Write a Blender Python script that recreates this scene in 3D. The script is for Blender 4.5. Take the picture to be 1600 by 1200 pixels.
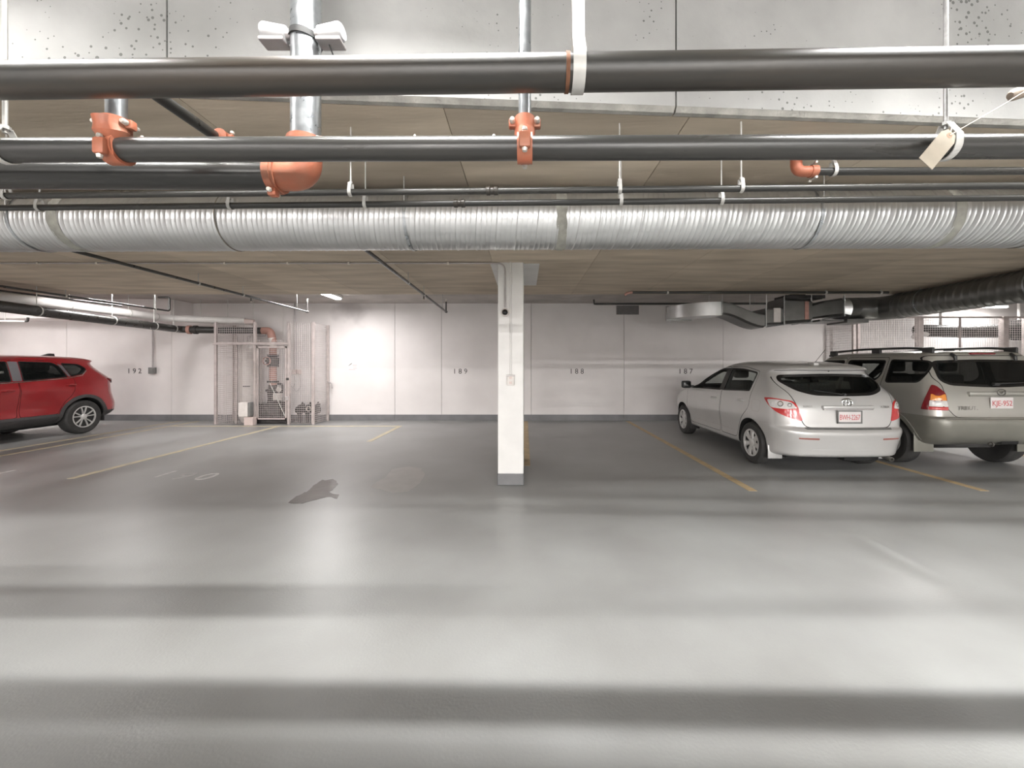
import bpy, bmesh, math, random
import numpy as np
from mathutils import Vector, Matrix, noise
from mathutils.bvhtree import BVHTree

random.seed(7)
SC = bpy.context.scene
COL = SC.collection
for o in list(bpy.data.objects):
    bpy.data.objects.remove(o)

# ------------------------------------------------------------------ camera, world, exposure, lights
F, VX, VY, H = 625.0, 820.0, 569.0, 1.5          # focal length in pixels, vanishing point, eye height
cd = bpy.data.cameras.new('camera')
cd.sensor_width = 36.0
cd.lens = F * 36.0 / 1600.0
cd.shift_x = -(VX - 800) / 1600.0
cd.shift_y = -(600 - VY) / 1600.0
cd.clip_start = 0.02
cam = bpy.data.objects.new('camera', cd)
COL.objects.link(cam)
cam.location = (0, 0, H)
cam.rotation_euler = (math.pi / 2, 0, 0)
SC.camera = cam

world = bpy.data.worlds.new('world')
SC.world = world
world.use_nodes = True
world.node_tree.nodes['Background'].inputs[0].default_value = (0.8, 0.82, 0.85, 1)
world.node_tree.nodes['Background'].inputs[1].default_value = 0.0

SC.view_settings.view_transform = 'Standard'
SC.view_settings.look = 'None'
SC.view_settings.gamma = 1.0
SC.view_settings.exposure = 0.38
SC.view_settings.use_curve_mapping = False
SC.cycles.diffuse_bounces = 6
SC.cycles.glossy_bounces = 5
SC.cycles.transmission_bounces = 8
SC.cycles.transparent_max_bounces = 16
SC.cycles.max_bounces = 14
SC.cycles.caustics_reflective = False
SC.cycles.caustics_refractive = False
SC.cycles.sample_clamp_indirect = 6.0

# strip lamps: (x, y, z, length, along, watts, colour, in view)
LAMPS = [
    (-2.6, 1.18, 3.55, 1.25, 'x', 31, (1.0, 0.98, 0.95)),
    (-0.5, 1.18, 3.55, 1.25, 'x', 46, (1.0, 0.985, 0.96)),
    (2.2, 1.18, 3.55, 1.25, 'x', 58, (1.0, 0.99, 0.97)),
    (4.6, 1.18, 3.55, 1.25, 'x', 58, (1.0, 0.99, 0.97)),
    (7.2, 1.18, 3.55, 1.25, 'x', 50, (1.0, 0.99, 0.97)),
    (-6.0, 1.00, 3.55, 1.25, 'x', 70, (1.0, 0.97, 0.95)),
    (-10.5, 0.60, 3.55, 1.25, 'x', 60, (1.0, 0.96, 0.95)),
    (-4.34, 8.80, 3.05, 1.25, 'y', 74, (1.0, 0.97, 0.965)),
    (-12.4, 8.40, 3.05, 1.25, 'y', 60, (1.0, 0.97, 0.96)),
    (11.6, 10.15, 2.98, 1.25, 'x', 30, (1.0, 0.99, 0.97)),
    (8.0, 7.95, 3.02, 1.25, 'y', 50, (1.0, 0.985, 0.96)),
    (-8.0, 7.90, 3.02, 1.25, 'y', 30, (1.0, 0.96, 0.95)),  # extra unseen lamp, added to brighten the left stalls
    (-6.0, -5.0, 3.55, 2.4, 'x', 260, (1.0, 0.96, 0.94)),  # unseen pair behind the camera, added as fill
    (4.0, -5.0, 3.55, 2.4, 'x', 260, (1.0, 0.99, 0.97)),
    (-9.0, -13.0, 3.55, 2.4, 'x', 1700, (1.0, 0.96, 0.94)),  # from here on: far unseen lamps, added to brighten wall and car backs
    (-3.0, -13.0, 3.55, 2.4, 'x', 1700, (1.0, 0.975, 0.955)),
    (3.0, -13.0, 3.55, 2.4, 'x', 1700, (1.0, 0.985, 0.965)),
    (9.0, -13.0, 3.55, 2.4, 'x', 1700, (1.0, 0.99, 0.97)),
    (-4.0, -17.0, 3.55, 2.4, 'x', 1700, (1.0, 0.975, 0.955)),
    (5.0, -17.0, 3.55, 2.4, 'x', 1700, (1.0, 0.99, 0.97)),
]
for i, (x, y, z, ln, ax, wt, c) in enumerate(LAMPS):
    ld = bpy.data.lights.new('strip_light', 'AREA')
    ld.shape = 'RECTANGLE'
    ld.size, ld.size_y = (ln, 0.04) if ax == 'x' else (0.04, ln)
    ld.energy = wt
    if i < 7: ld.spread = 2.15          # beam narrowed to keep the pale slab face from blowing out
    ld.color = c
    lo = bpy.data.objects.new('strip_light', ld)
    COL.objects.link(lo)
    lo.location = (x, y, z - 0.06)

# ------------------------------------------------------------------ materials
MATS = {}
def mat(name, col, rough=0.5, metal=0.0, var=0.0, scale=4.0, col2=None, bump=0.0, bscale=60.0, coat=0.0,
        spec=0.5, rvar=0.0, stretch=(1, 1, 1), objrand=0.0, emit=0.0, trans=0.0, alpha=1.0, detail=5.0):
    if name in MATS:
        return MATS[name]
    m = bpy.data.materials.new(name)
    m.use_nodes = True
    nt = m.node_tree
    b = nt.nodes['Principled BSDF']
    b.inputs['Roughness'].default_value = rough
    b.inputs['Metallic'].default_value = metal
    b.inputs['Specular IOR Level'].default_value = spec
    b.inputs['Coat Weight'].default_value = coat
    b.inputs['Coat Roughness'].default_value = 0.06
    b.inputs['Transmission Weight'].default_value = trans
    b.inputs['Alpha'].default_value = alpha
    if emit:
        b.inputs['Emission Color'].default_value = (*col, 1)
        b.inputs['Emission Strength'].default_value = emit
    tc = nt.nodes.new('ShaderNodeTexCoord')
    geo = nt.nodes.new('ShaderNodeNewGeometry')
    mp = nt.nodes.new('ShaderNodeMapping')
    mp.inputs['Scale'].default_value = stretch
    nt.links.new(geo.outputs['Position'], mp.inputs['Vector'])
    nz = nt.nodes.new('ShaderNodeTexNoise')
    nz.inputs['Scale'].default_value = scale
    nz.inputs['Detail'].default_value = detail
    nt.links.new(mp.outputs[0], nz.inputs['Vector'])
    c2 = col2 if col2 else tuple(max(0.0, c * (1 - var)) for c in col)
    c1 = col if col2 else tuple(min(1.0, c * (1 + var)) for c in col)
    rp = nt.nodes.new('ShaderNodeValToRGB')
    rp.color_ramp.elements[0].position = 0.32
    rp.color_ramp.elements[1].position = 0.68
    rp.color_ramp.elements[0].color = (*c2, 1)
    rp.color_ramp.elements[1].color = (*c1, 1)
    nt.links.new(nz.outputs['Fac'], rp.inputs['Fac'])
    last = rp.outputs['Color']
    if objrand:
        oi = nt.nodes.new('ShaderNodeObjectInfo')
        mr = nt.nodes.new('ShaderNodeMapRange')
        mr.inputs['To Min'].default_value = 1 - objrand
        mr.inputs['To Max'].default_value = 1 + objrand
        nt.links.new(oi.outputs['Random'], mr.inputs['Value'])
        hv = nt.nodes.new('ShaderNodeHueSaturation')
        nt.links.new(mr.outputs[0], hv.inputs['Value'])
        nt.links.new(last, hv.inputs['Color'])
        last = hv.outputs['Color']
    nt.links.new(last, b.inputs['Base Color'])
    if rvar:
        mr2 = nt.nodes.new('ShaderNodeMapRange')
        mr2.inputs['To Min'].default_value = max(0.02, rough - rvar)
        mr2.inputs['To Max'].default_value = min(1, rough + rvar)
        nt.links.new(nz.outputs['Fac'], mr2.inputs['Value'])
        nt.links.new(mr2.outputs[0], b.inputs['Roughness'])
    if bump:
        n2 = nt.nodes.new('ShaderNodeTexNoise')
        n2.inputs['Scale'].default_value = bscale
        n2.inputs['Detail'].default_value = 3
        nt.links.new(mp.outputs[0], n2.inputs['Vector'])
        bp = nt.nodes.new('ShaderNodeBump')
        bp.inputs['Strength'].default_value = bump
        bp.inputs['Distance'].default_value = 0.01
        nt.links.new(n2.outputs['Fac'], bp.inputs['Height'])
        nt.links.new(bp.outputs[0], b.inputs['Normal'])
    MATS[name] = m
    return m

def concrete_face():
    """pale formed concrete with bug holes"""
    m = mat('pale_concrete', (0.38, 0.38, 0.37), 0.8, col2=(0.29, 0.29, 0.282), scale=2.2, bump=0.25, bscale=22)
    nt = m.node_tree
    b = nt.nodes['Principled BSDF']
    geo = [n for n in nt.nodes if n.type == 'NEW_GEOMETRY'][0]
    vo = nt.nodes.new('ShaderNodeTexVoronoi')
    vo.inputs['Scale'].default_value = 34
    nt.links.new(geo.outputs['Position'], vo.inputs['Vector'])
    nz = nt.nodes.new('ShaderNodeTexNoise')
    nz.inputs['Scale'].default_value = 2.0
    nt.links.new(geo.outputs['Position'], nz.inputs['Vector'])
    mr = nt.nodes.new('ShaderNodeMapRange')
    mr.inputs['From Min'].default_value = 0.45
    mr.inputs['From Max'].default_value = 0.75
    mr.inputs['To Min'].default_value = 0.0
    mr.inputs['To Max'].default_value = 0.30
    nt.links.new(nz.outputs['Fac'], mr.inputs['Value'])
    lt = nt.nodes.new('ShaderNodeMath')
    lt.operation = 'LESS_THAN'
    nt.links.new(vo.outputs['Distance'], lt.inputs[0])
    nt.links.new(mr.outputs[0], lt.inputs[1])
    mx = nt.nodes.new('ShaderNodeMix')
    mx.data_type = 'RGBA'
    src = b.inputs['Base Color'].links[0].from_socket
    nt.links.new(lt.outputs[0], mx.inputs[0])
    nt.links.new(src, mx.inputs[6])
    mx.inputs[7].default_value = (0.13, 0.13, 0.125, 1)
    nt.links.new(mx.outputs[2], b.inputs['Base Color'])
    return m

def glass(name, col, alpha):
    m = bpy.data.materials.new(name)
    m.use_nodes = True
    nt = m.node_tree
    b = nt.nodes['Principled BSDF']
    out = nt.nodes['Material Output']
    b.inputs['Base Color'].default_value = (0.01, 0.012, 0.012, 1)
    b.inputs['Roughness'].default_value = 0.03
    b.inputs['Specular IOR Level'].default_value = 0.6
    tr = nt.nodes.new('ShaderNodeBsdfTransparent')
    tr.inputs[0].default_value = (*col, 1)
    mx = nt.nodes.new('ShaderNodeMixShader')
    mx.inputs[0].default_value = alpha
    nt.links.new(tr.outputs[0], mx.inputs[1])
    nt.links.new(b.outputs[0], mx.inputs[2])
    nt.links.new(mx.outputs[0], out.inputs[0])
    MATS[name] = m
    return m

M = {}
M['floor'] = mat('grey_floor_paint', (0.345, 0.350, 0.345), 0.36, col2=(0.265, 0.264, 0.257), scale=0.9, spec=0.45, bump=0.10, bscale=70, rvar=0.08, detail=6)
M['wall'] = mat('white_wall_paint', (0.82, 0.785, 0.775), 0.6, col2=(0.75, 0.715, 0.705), scale=1.3, bump=0.10, bscale=14)
def wall_soot(m, c, r):
    """soot smudge on the paint under the lamp"""
    nt = m.node_tree
    b = nt.nodes['Principled BSDF']
    geo = [n for n in nt.nodes if n.type == 'NEW_GEOMETRY'][0]
    src = b.inputs['Base Color'].links[0].from_socket
    nz = nt.nodes.new('ShaderNodeTexNoise'); nz.inputs['Scale'].default_value = 2.5
    nt.links.new(geo.outputs['Position'], nz.inputs['Vector'])
    sub = nt.nodes.new('ShaderNodeVectorMath'); sub.operation = 'DISTANCE'
    nt.links.new(geo.outputs['Position'], sub.inputs[0]); sub.inputs[1].default_value = c
    ad = nt.nodes.new('ShaderNodeMath'); ad.operation = 'MULTIPLY_ADD'; ad.inputs[1].default_value = 0.8; ad.inputs[2].default_value = -0.4
    nt.links.new(nz.outputs['Fac'], ad.inputs[0])
    sm = nt.nodes.new('ShaderNodeMath'); sm.operation = 'ADD'
    nt.links.new(sub.outputs['Value'], sm.inputs[0]); nt.links.new(ad.outputs[0], sm.inputs[1])
    mr = nt.nodes.new('ShaderNodeMapRange'); mr.interpolation_type = 'SMOOTHSTEP'
    mr.inputs['From Min'].default_value = 0.05; mr.inputs['From Max'].default_value = r
    mr.inputs['To Min'].default_value = 0.55; mr.inputs['To Max'].default_value = 0.0
    nt.links.new(sm.outputs[0], mr.inputs['Value'])
    mx = nt.nodes.new('ShaderNodeMix'); mx.data_type = 'RGBA'
    nt.links.new(mr.outputs[0], mx.inputs[0]); nt.links.new(src, mx.inputs[6])
    mx.inputs[7].default_value = (0.30, 0.27, 0.27, 1)
    nt.links.new(mx.outputs[2], b.inputs['Base Color'])
wall_soot(M['wall'], (-4.65, 10.65, 3.05), 0.62)
M['base'] = mat('dark_grey_base_paint', (0.16, 0.16, 0.165), 0.55, var=0.15, scale=3)
M['column'] = mat('column_white_paint', (0.78, 0.77, 0.755), 0.5, var=0.05, scale=3, bump=0.1, bscale=18)
M['slab'] = mat('slab_concrete', (0.66, 0.565, 0.45), 0.8, col2=(0.47, 0.395, 0.305), scale=2.2, bump=0.2, bscale=20, stretch=(0.5, 2.5, 1), objrand=0.15, detail=8)
M['slab_dark'] = mat('slab_joint', (0.20, 0.18, 0.155), 0.9, var=0.2)
M['pale'] = concrete_face()
M['chamfer'] = mat('chamfer_concrete', (0.40, 0.39, 0.36), 0.85, var=0.25, scale=9, bump=0.5, bscale=60)
M['highslab'] = mat('recess_concrete', (0.46, 0.425, 0.40), 0.8, var=0.15, scale=2.0)
M['yellow'] = mat('yellow_line_paint', (0.60, 0.45, 0.25), 0.6, col2=(0.44, 0.34, 0.21), scale=7)
M['paleyellow'] = mat('worn_line_paint', (0.62, 0.54, 0.36), 0.6, col2=(0.46, 0.42, 0.32), scale=7)
M['white_mark'] = mat('worn_white_paint', (0.56, 0.55, 0.54), 0.6, var=0.15, scale=20)
M['faint_mark'] = mat('faint_white_paint', (0.42, 0.41, 0.405), 0.55, var=0.1, scale=20)
M['black_pipe'] = mat('black_steel_pipe', (0.026, 0.026, 0.025), 0.30, 0.0, col2=(0.042, 0.040, 0.036), scale=5, rvar=0.10, spec=0.55, stretch=(0.3, 3, 3))
M['dusty_pipe'] = mat('dusty_black_pipe', (0.026, 0.025, 0.022), 0.36, 0.0, col2=(0.045, 0.035, 0.026), scale=4, rvar=0.12, spec=0.6, stretch=(0.3, 4, 4))
M['galv'] = mat('galvanised_steel', (0.50, 0.52, 0.535), 0.30, 0.9, col2=(0.38, 0.40, 0.42), scale=26, rvar=0.10)
M['duct'] = mat('galvanised_duct_sheet', (0.64, 0.645, 0.645), 0.34, 0.85, col2=(0.57, 0.575, 0.575), scale=6, rvar=0.03)
M['duct_dark'] = mat('dull_duct_sheet', (0.23, 0.23, 0.222), 0.34, 0.75, col2=(0.18, 0.18, 0.175), scale=5, rvar=0.10)
M['sealant'] = mat('duct_sealant', (0.33, 0.325, 0.29), 0.8, var=0.2, scale=18)
M['orange'] = mat('orange_coupling_paint', (0.43, 0.125, 0.065), 0.45, col2=(0.37, 0.15, 0.09), scale=14, bump=0.1, bscale=90)
M['redpipe'] = mat('faded_red_pipe', (0.46, 0.255, 0.21), 0.5, var=0.15, scale=10)
M['bolt'] = mat('zinc_bolt', (0.72, 0.68, 0.62), 0.4, 0.6, var=0.1, scale=40)
M['whitesteel'] = mat('white_zinc_steel', (0.56, 0.55, 0.525), 0.45, 0.15, var=0.1, scale=20)
M['rod'] = mat('threaded_rod_steel', (0.55, 0.55, 0.54), 0.4, 0.7, var=0.1, scale=80)
M['whitepipe'] = mat('white_pipe_jacket', (0.74, 0.72, 0.70), 0.45, var=0.06, scale=5)
M['conduit'] = mat('grey_conduit', (0.46, 0.43, 0.43), 0.45, 0.4, var=0.1, scale=10)
M['tag'] = mat('manila_tag', (0.46, 0.41, 0.335), 0.8, var=0.06, scale=30)
M['string'] = mat('cotton_string', (0.66, 0.60, 0.50), 0.9, var=0.1, scale=90)
M['cage'] = mat('cage_steel', (0.50, 0.44, 0.425), 0.5, 0.25, var=0.12, scale=10)
M['wire'] = mat('cage_wire', (0.64, 0.58, 0.565), 0.5, 0.2, var=0.06, scale=10)
M['darkiron'] = mat('dark_cast_iron', (0.045, 0.042, 0.04), 0.5, 0.2, var=0.3, scale=14)
M['whitebox'] = mat('off_white_enamel', (0.72, 0.68, 0.65), 0.5, var=0.05, scale=10)
M['pinkbox'] = mat('pale_pink_enamel', (0.66, 0.55, 0.52), 0.5, var=0.05, scale=10)
M['greybox'] = mat('grey_enamel', (0.20, 0.20, 0.195), 0.5, 0.2, var=0.1, scale=10)
M['vent'] = mat('vent_grey', (0.20, 0.175, 0.175), 0.6, var=0.1, scale=20)
M['ink'] = mat('black_stencil_paint', (0.045, 0.04, 0.04), 0.7, var=0.3, scale=60)
M['puddle'] = mat('wet_concrete', (0.16, 0.155, 0.15), 0.16, var=0.12, scale=6, spec=0.5)
M['stain'] = mat('dried_patch', (0.41, 0.40, 0.385), 0.55, var=0.05, scale=6)
M['lamp'] = mat('lamp_diffuser', (1.0, 0.98, 0.95), 0.4, emit=14.0)
M['lampcase'] = mat('lamp_case', (0.75, 0.75, 0.74), 0.5, var=0.04)
M['sign'] = mat('white_sign', (0.86, 0.85, 0.84), 0.5, var=0.03)
M['signred'] = mat('pale_red_print', (0.62, 0.38, 0.37), 0.6, var=0.1)
M['darkplastic'] = mat('dark_plastic', (0.03, 0.03, 0.03), 0.45, var=0.2, scale=20)
# cars
M['silver'] = mat('silver_car_paint', (0.56, 0.555, 0.545), 0.30, 0.25, var=0.03, scale=3, coat=0.8)
M['beige'] = mat('beige_silver_car_paint', (0.42, 0.41, 0.375), 0.32, 0.35, var=0.03, scale=3, coat=0.7)
M['beige_low'] = mat('beige_cladding', (0.235, 0.23, 0.20), 0.42, 0.25, var=0.05, scale=4, coat=0.2)
M['red'] = mat('red_car_paint', (0.31, 0.014, 0.018), 0.22, 0.35, var=0.06, scale=2, coat=1.0)
M['cladding'] = mat('black_cladding', (0.055, 0.052, 0.052), 0.55, var=0.1, scale=20)
M['cabin'] = mat('cabin_dark', (0.07, 0.068, 0.066), 0.8, var=0.1, scale=8)
M['seat'] = mat('seat_cloth', (0.15, 0.145, 0.138), 0.9, var=0.2, scale=40)
M['well'] = mat('wheel_well', (0.012, 0.012, 0.012), 0.9, var=0.1)
M['tyre'] = mat('tyre_rubber', (0.035, 0.034, 0.033), 0.75, var=0.15, scale=12)
M['rim'] = mat('silver_wheel', (0.66, 0.655, 0.64), 0.35, 0.45, var=0.05, scale=10)
M['rimdark'] = mat('wheel_shadow', (0.03, 0.03, 0.03), 0.6, var=0.1)
M['chrome'] = mat('chrome', (0.80, 0.80, 0.79), 0.12, 1.0, var=0.02)
M['frit'] = mat('window_border', (0.012, 0.012, 0.012), 0.25, var=0.1)
M['lens_red'] = mat('red_lens', (0.50, 0.030, 0.030), 0.15, var=0.1, scale=20, coat=0.6)
M['lens_dark'] = mat('dark_red_lens', (0.17, 0.012, 0.016), 0.15, var=0.1, scale=20, coat=0.6)
M['lens_white'] = mat('clear_lens', (0.66, 0.64, 0.63), 0.15, var=0.08, scale=30, coat=0.6)
M['lens_amber'] = mat('amber_lens', (0.72, 0.26, 0.05), 0.15, var=0.1, scale=30, coat=0.6)
M['reflector'] = mat('bumper_reflector', (0.30, 0.12, 0.10), 0.3, var=0.1)
M['plate'] = mat('plate_white', (0.74, 0.70, 0.69), 0.5, var=0.03)
M['plate_ink'] = mat('plate_red', (0.55, 0.12, 0.13), 0.6, var=0.05)
M['trimsilver'] = mat('grey_pillar_trim', (0.13, 0.13, 0.138), 0.3, 0.3, var=0.05)
M['badge'] = mat('badge_grey', (0.24, 0.23, 0.21), 0.3, 0.7, var=0.05)
glass('tinted_glass', (0.42, 0.44, 0.43), 0.25)
glass('light_glass', (0.80, 0.83, 0.81), 0.15)
glass('dark_glass', (0.22, 0.225, 0.22), 0.35)

# ------------------------------------------------------------------ helpers
def P(px, py, Y):
    return Vector(((px - VX) * Y / F, Y, H + (VY - py) * Y / F))
def FL(px, py):
    Y = H * F / (py - VY)
    return Vector(((px - VX) * Y / F, Y, 0))

class MB:
    """collects geometry for one mesh object"""
    def __init__(s):
        s.v, s.f, s.mi = [], [], []
    def add(s, v, f, mi=0):
        n = len(s.v)
        s.v += [tuple(p) for p in v]
        s.f += [tuple(i + n for i in q) for q in f]
        s.mi += [mi] * len(f)
        return s
    def box(s, a, b, mi=0):
        (x0, y0, z0), (x1, y1, z1) = a, b
        x0, x1 = min(x0, x1), max(x0, x1); y0, y1 = min(y0, y1), max(y0, y1); z0, z1 = min(z0, z1), max(z0, z1)
        v = [(x0, y0, z0), (x1, y0, z0), (x1, y1, z0), (x0, y1, z0), (x0, y0, z1), (x1, y0, z1), (x1, y1, z1), (x0, y1, z1)]
        f = [(0, 3, 2, 1), (4, 5, 6, 7), (0, 1, 5, 4), (1, 2, 6, 5), (2, 3, 7, 6), (3, 0, 4, 7)]
        return s.add(v, f, mi)
    def bbox(s, a, b, r=0.01, mi=0):
        """box with chamfered edges (all twelve)"""
        bm = bmesh.new()
        lo = [min(a[i], b[i]) for i in range(3)]; hi = [max(a[i], b[i]) for i in range(3)]
        bmesh.ops.create_cube(bm, size=1)
        for v in bm.verts:
            v.co = Vector([(lo[i] + hi[i]) / 2 + v.co[i] * (hi[i] - lo[i]) for i in range(3)])
        r = min(r, 0.45 * min(hi[i] - lo[i] for i in range(3)))
        bmesh.ops.bevel(bm, geom=bm.edges[:], offset=r, segments=2, affect='EDGES', profile=0.5)
        bm.verts.index_update()
        s.add([v.co[:] for v in bm.verts], [[v.index for v in f.verts] for f in bm.faces], mi)
        bm.free()
        return s
    def prism(s, poly, axis, a, b, mi=0):
        """poly of 2D points extruded along axis ('x','y','z') from a to b"""
        n = len(poly)
        def mk(u, w, t):
            return {'x': (t, u, w), 'y': (u, t, w), 'z': (u, w, t)}[axis]
        v = [mk(u, w, a) for u, w in poly] + [mk(u, w, b) for u, w in poly]
        f = [tuple(range(n))[::-1], tuple(range(n, 2 * n))]
        for i in range(n):
            j = (i + 1) % n
            f.append((i, j, n + j, n + i))
        return s.add(v, f, mi)
    def tube(s, pts, r, seg=14, mi=0, caps=True):
        pts = [Vector(p) for p in pts]
        rs = r if isinstance(r, (list, tuple)) else [r] * len(pts)
        n = len(pts)
        t0 = (pts[1] - pts[0]).normalized()
        up = Vector((0, 0, 1)) if abs(t0.z) < 0.9 else Vector((0, 1, 0))
        a = t0.cross(up).normalized()
        V, Fc = [], []
        for i in range(n):
            if i == 0: t = t0
            elif i == n - 1: t = (pts[i] - pts[i - 1]).normalized()
            else: t = ((pts[i] - pts[i - 1]).normalized() + (pts[i + 1] - pts[i]).normalized()).normalized()
            a = (a - t * a.dot(t)).normalized()
            b = t.cross(a)
            k = 1.0
            if 0 < i < n - 1:
                c = (pts[i] - pts[i - 1]).normalized().dot(t)
                k = 1.0
            for j in range(seg):
                th = 2 * math.pi * j / seg
                V.append(pts[i] + (a * math.cos(th) + b * math.sin(th)) * rs[i] * k)
        for i in range(n - 1):
            for j in range(seg):
                k2 = (j + 1) % seg
                Fc.append((i * seg + j, i * seg + k2, (i + 1) * seg + k2, (i + 1) * seg + j))
        if caps:
            Fc.append(tuple(range(seg))[::-1])
            Fc.append(tuple((n - 1) * seg + j for j in range(seg)))
        return s.add(V, Fc, mi)
    def ring(s, c, axis, r0, r1, half, seg=24, mi=0, a0=0.0, a1=2 * math.pi):
        """flat band round an axis: rectangular section r0..r1, +-half along axis"""
        c = Vector(c); ax = Vector(axis).normalized()
        up = Vector((0, 0, 1)) if abs(ax.z) < 0.9 else Vector((0, 1, 0))
        u = ax.cross(up).normalized(); w = ax.cross(u)
        full = abs(a1 - a0) > 6.28
        n = seg if full else seg + 1
        V, Fc = [], []
        for i in range(n):
            th = a0 + (a1 - a0) * i / seg
            d = u * math.cos(th) + w * math.sin(th)
            for rr, hh in ((r0, -half), (r1, -half), (r1, half), (r0, half)):
                V.append(c + d * rr + ax * hh)
        for i in range(seg):
            j = (i + 1) % n
            for k in range(4):
                l = (k + 1) % 4
                Fc.append((i * 4 + k, i * 4 + l, j * 4 + l, j * 4 + k))
        if not full:
            Fc.append((0, 1, 2, 3)); e = (n - 1) * 4
            Fc.append((e + 3, e + 2, e + 1, e))
        return s.add(V, Fc, mi)
    def lathe(s, prof, c, axis, seg=32, mi=0):
        """prof: (radius, offset along axis) list"""
        c = Vector(c); ax = Vector(axis).normalized()
        up = Vector((0, 0, 1)) if abs(ax.z) < 0.9 else Vector((0, 1, 0))
        u = ax.cross(up).normalized(); w = ax.cross(u)
        V, Fc = [], []
        for r, h in prof:
            for j in range(seg):
                th = 2 * math.pi * j / seg
                V.append(c + (u * math.cos(th) + w * math.sin(th)) * max(r, 1e-4) + ax * h)
        for i in range(len(prof) - 1):
            for j in range(seg):
                k = (j + 1) % seg
                Fc.append((i * seg + j, i * seg + k, (i + 1) * seg + k, (i + 1) * seg + j))
        Fc.append(tuple(range(seg))[::-1])
        Fc.append(tuple((len(prof) - 1) * seg + j for j in range(seg)))
        return s.add(V, Fc, mi)
    def build(s, name, mats, parent=None, smooth=None, local=False):
        me = bpy.data.meshes.new(name)
        v = [Vector(p) for p in s.v]
        loc = Vector((0, 0, 0))
        if parent is None and v:
            lo = [min(p[i] for p in v) for i in range(3)]; hi = [max(p[i] for p in v) for i in range(3)]
            loc = Vector(((lo[0] + hi[0]) / 2, (lo[1] + hi[1]) / 2, lo[2]))
            v = [p - loc for p in v]
        me.from_pydata([tuple(p) for p in v], [], s.f)
        if not isinstance(mats, (list, tuple)): mats = [mats]
        for m in mats: me.materials.append(m if not isinstance(m, str) else M[m])
        if any(s.mi):
            me.polygons.foreach_set('material_index', s.mi)
        bm = bmesh.new(); bm.from_mesh(me)
        bmesh.ops.recalc_face_normals(bm, faces=bm.faces)
        bm.to_mesh(me); bm.free()
        if smooth is not None:
            me.polygons.foreach_set('use_smooth', [True] * len(me.polygons))
            me.set_sharp_from_angle(angle=math.radians(smooth))
        o = bpy.data.objects.new(name, me)
        COL.objects.link(o)
        o.location = loc
        if parent is not None:
            o.parent = parent
            if not local:
                o.matrix_parent_inverse = parent_inv(parent)
        return o

def parent_inv(p):
    # parts are modelled in world coordinates: only the top-level thing has a transform
    return p.matrix_basis.inverted() if p.parent is None else Matrix.Identity(4)

def thing(name, label, cat, loc=(0, 0, 0), rz=0.0, group=None):
    o = bpy.data.objects.new(name, None)
    COL.objects.link(o)
    o.empty_display_size = 0.1
    o.location = loc
    o.rotation_euler = (0, 0, rz)
    o.matrix_basis = Matrix.Translation(Vector(loc)) @ Matrix.Rotation(rz, 4, 'Z')
    return tag(o, label, cat, group)
def tag(o, label, cat, group=None):
    o['label'] = label; o['category'] = cat
    if group: o['group'] = group
    return o
def struct(o):
    o['kind'] = 'structure'
    return o

def arc_path(pts, r, n=6):
    """polyline with rounded corners"""
    pts = [Vector(p) for p in pts]
    out = [pts[0]]
    for i in range(1, len(pts) - 1):
        a, b, c = pts[i - 1], pts[i], pts[i + 1]
        d1 = (a - b); d2 = (c - b)
        k = min(r, d1.length * 0.49, d2.length * 0.49)
        p, q = b + d1.normalized() * k, b + d2.normalized() * k
        for j in range(n + 1):
            t = j / n
            out.append(p * (1 - t) ** 2 + b * 2 * t * (1 - t) + q * t * t)
    out.append(pts[-1])
    return out

def text_mesh(body, size, depth=0.002, spacing=1.0, shear=0.0, bold=0.0):
    cu = bpy.data.curves.new('lettering', 'FONT')
    cu.body = body; cu.size = size; cu.extrude = depth; cu.align_x = 'CENTER'; cu.align_y = 'CENTER'
    cu.space_character = spacing; cu.shear = shear; cu.offset = bold
    cu.resolution_u = 3
    o = bpy.data.objects.new('tmp', cu)
    COL.objects.link(o)
    dg = bpy.context.evaluated_depsgraph_get()
    me = bpy.data.meshes.new_from_object(o.evaluated_get(dg))
    v = [x.co.copy() for x in me.vertices]; f = [tuple(p.vertices) for p in me.polygons]
    bpy.data.objects.remove(o); bpy.data.curves.remove(cu); bpy.data.meshes.remove(me)
    return v, f
def text_obj(name, body, size, matrix, m, parent, local=False, **k):
    v, f = text_mesh(body, size, **k)
    return MB().add([matrix @ p for p in v], f).build(name, m, parent, local=local)
WALLTXT = Matrix.Rotation(math.pi / 2, 4, 'X')      # reads from -Y
# ------------------------------------------------------------------ the setting
X0, X1, YB, YW = -14.0, 16.0, -19.0, 10.65
ZL, ZH, ZA = 2.76, 3.12, 3.75           # low slab, recess by the wall, aisle ceiling
YS = 7.22                               # far edge of the low slab
def yedge(x): return 1.96 + 0.058 * x

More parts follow.
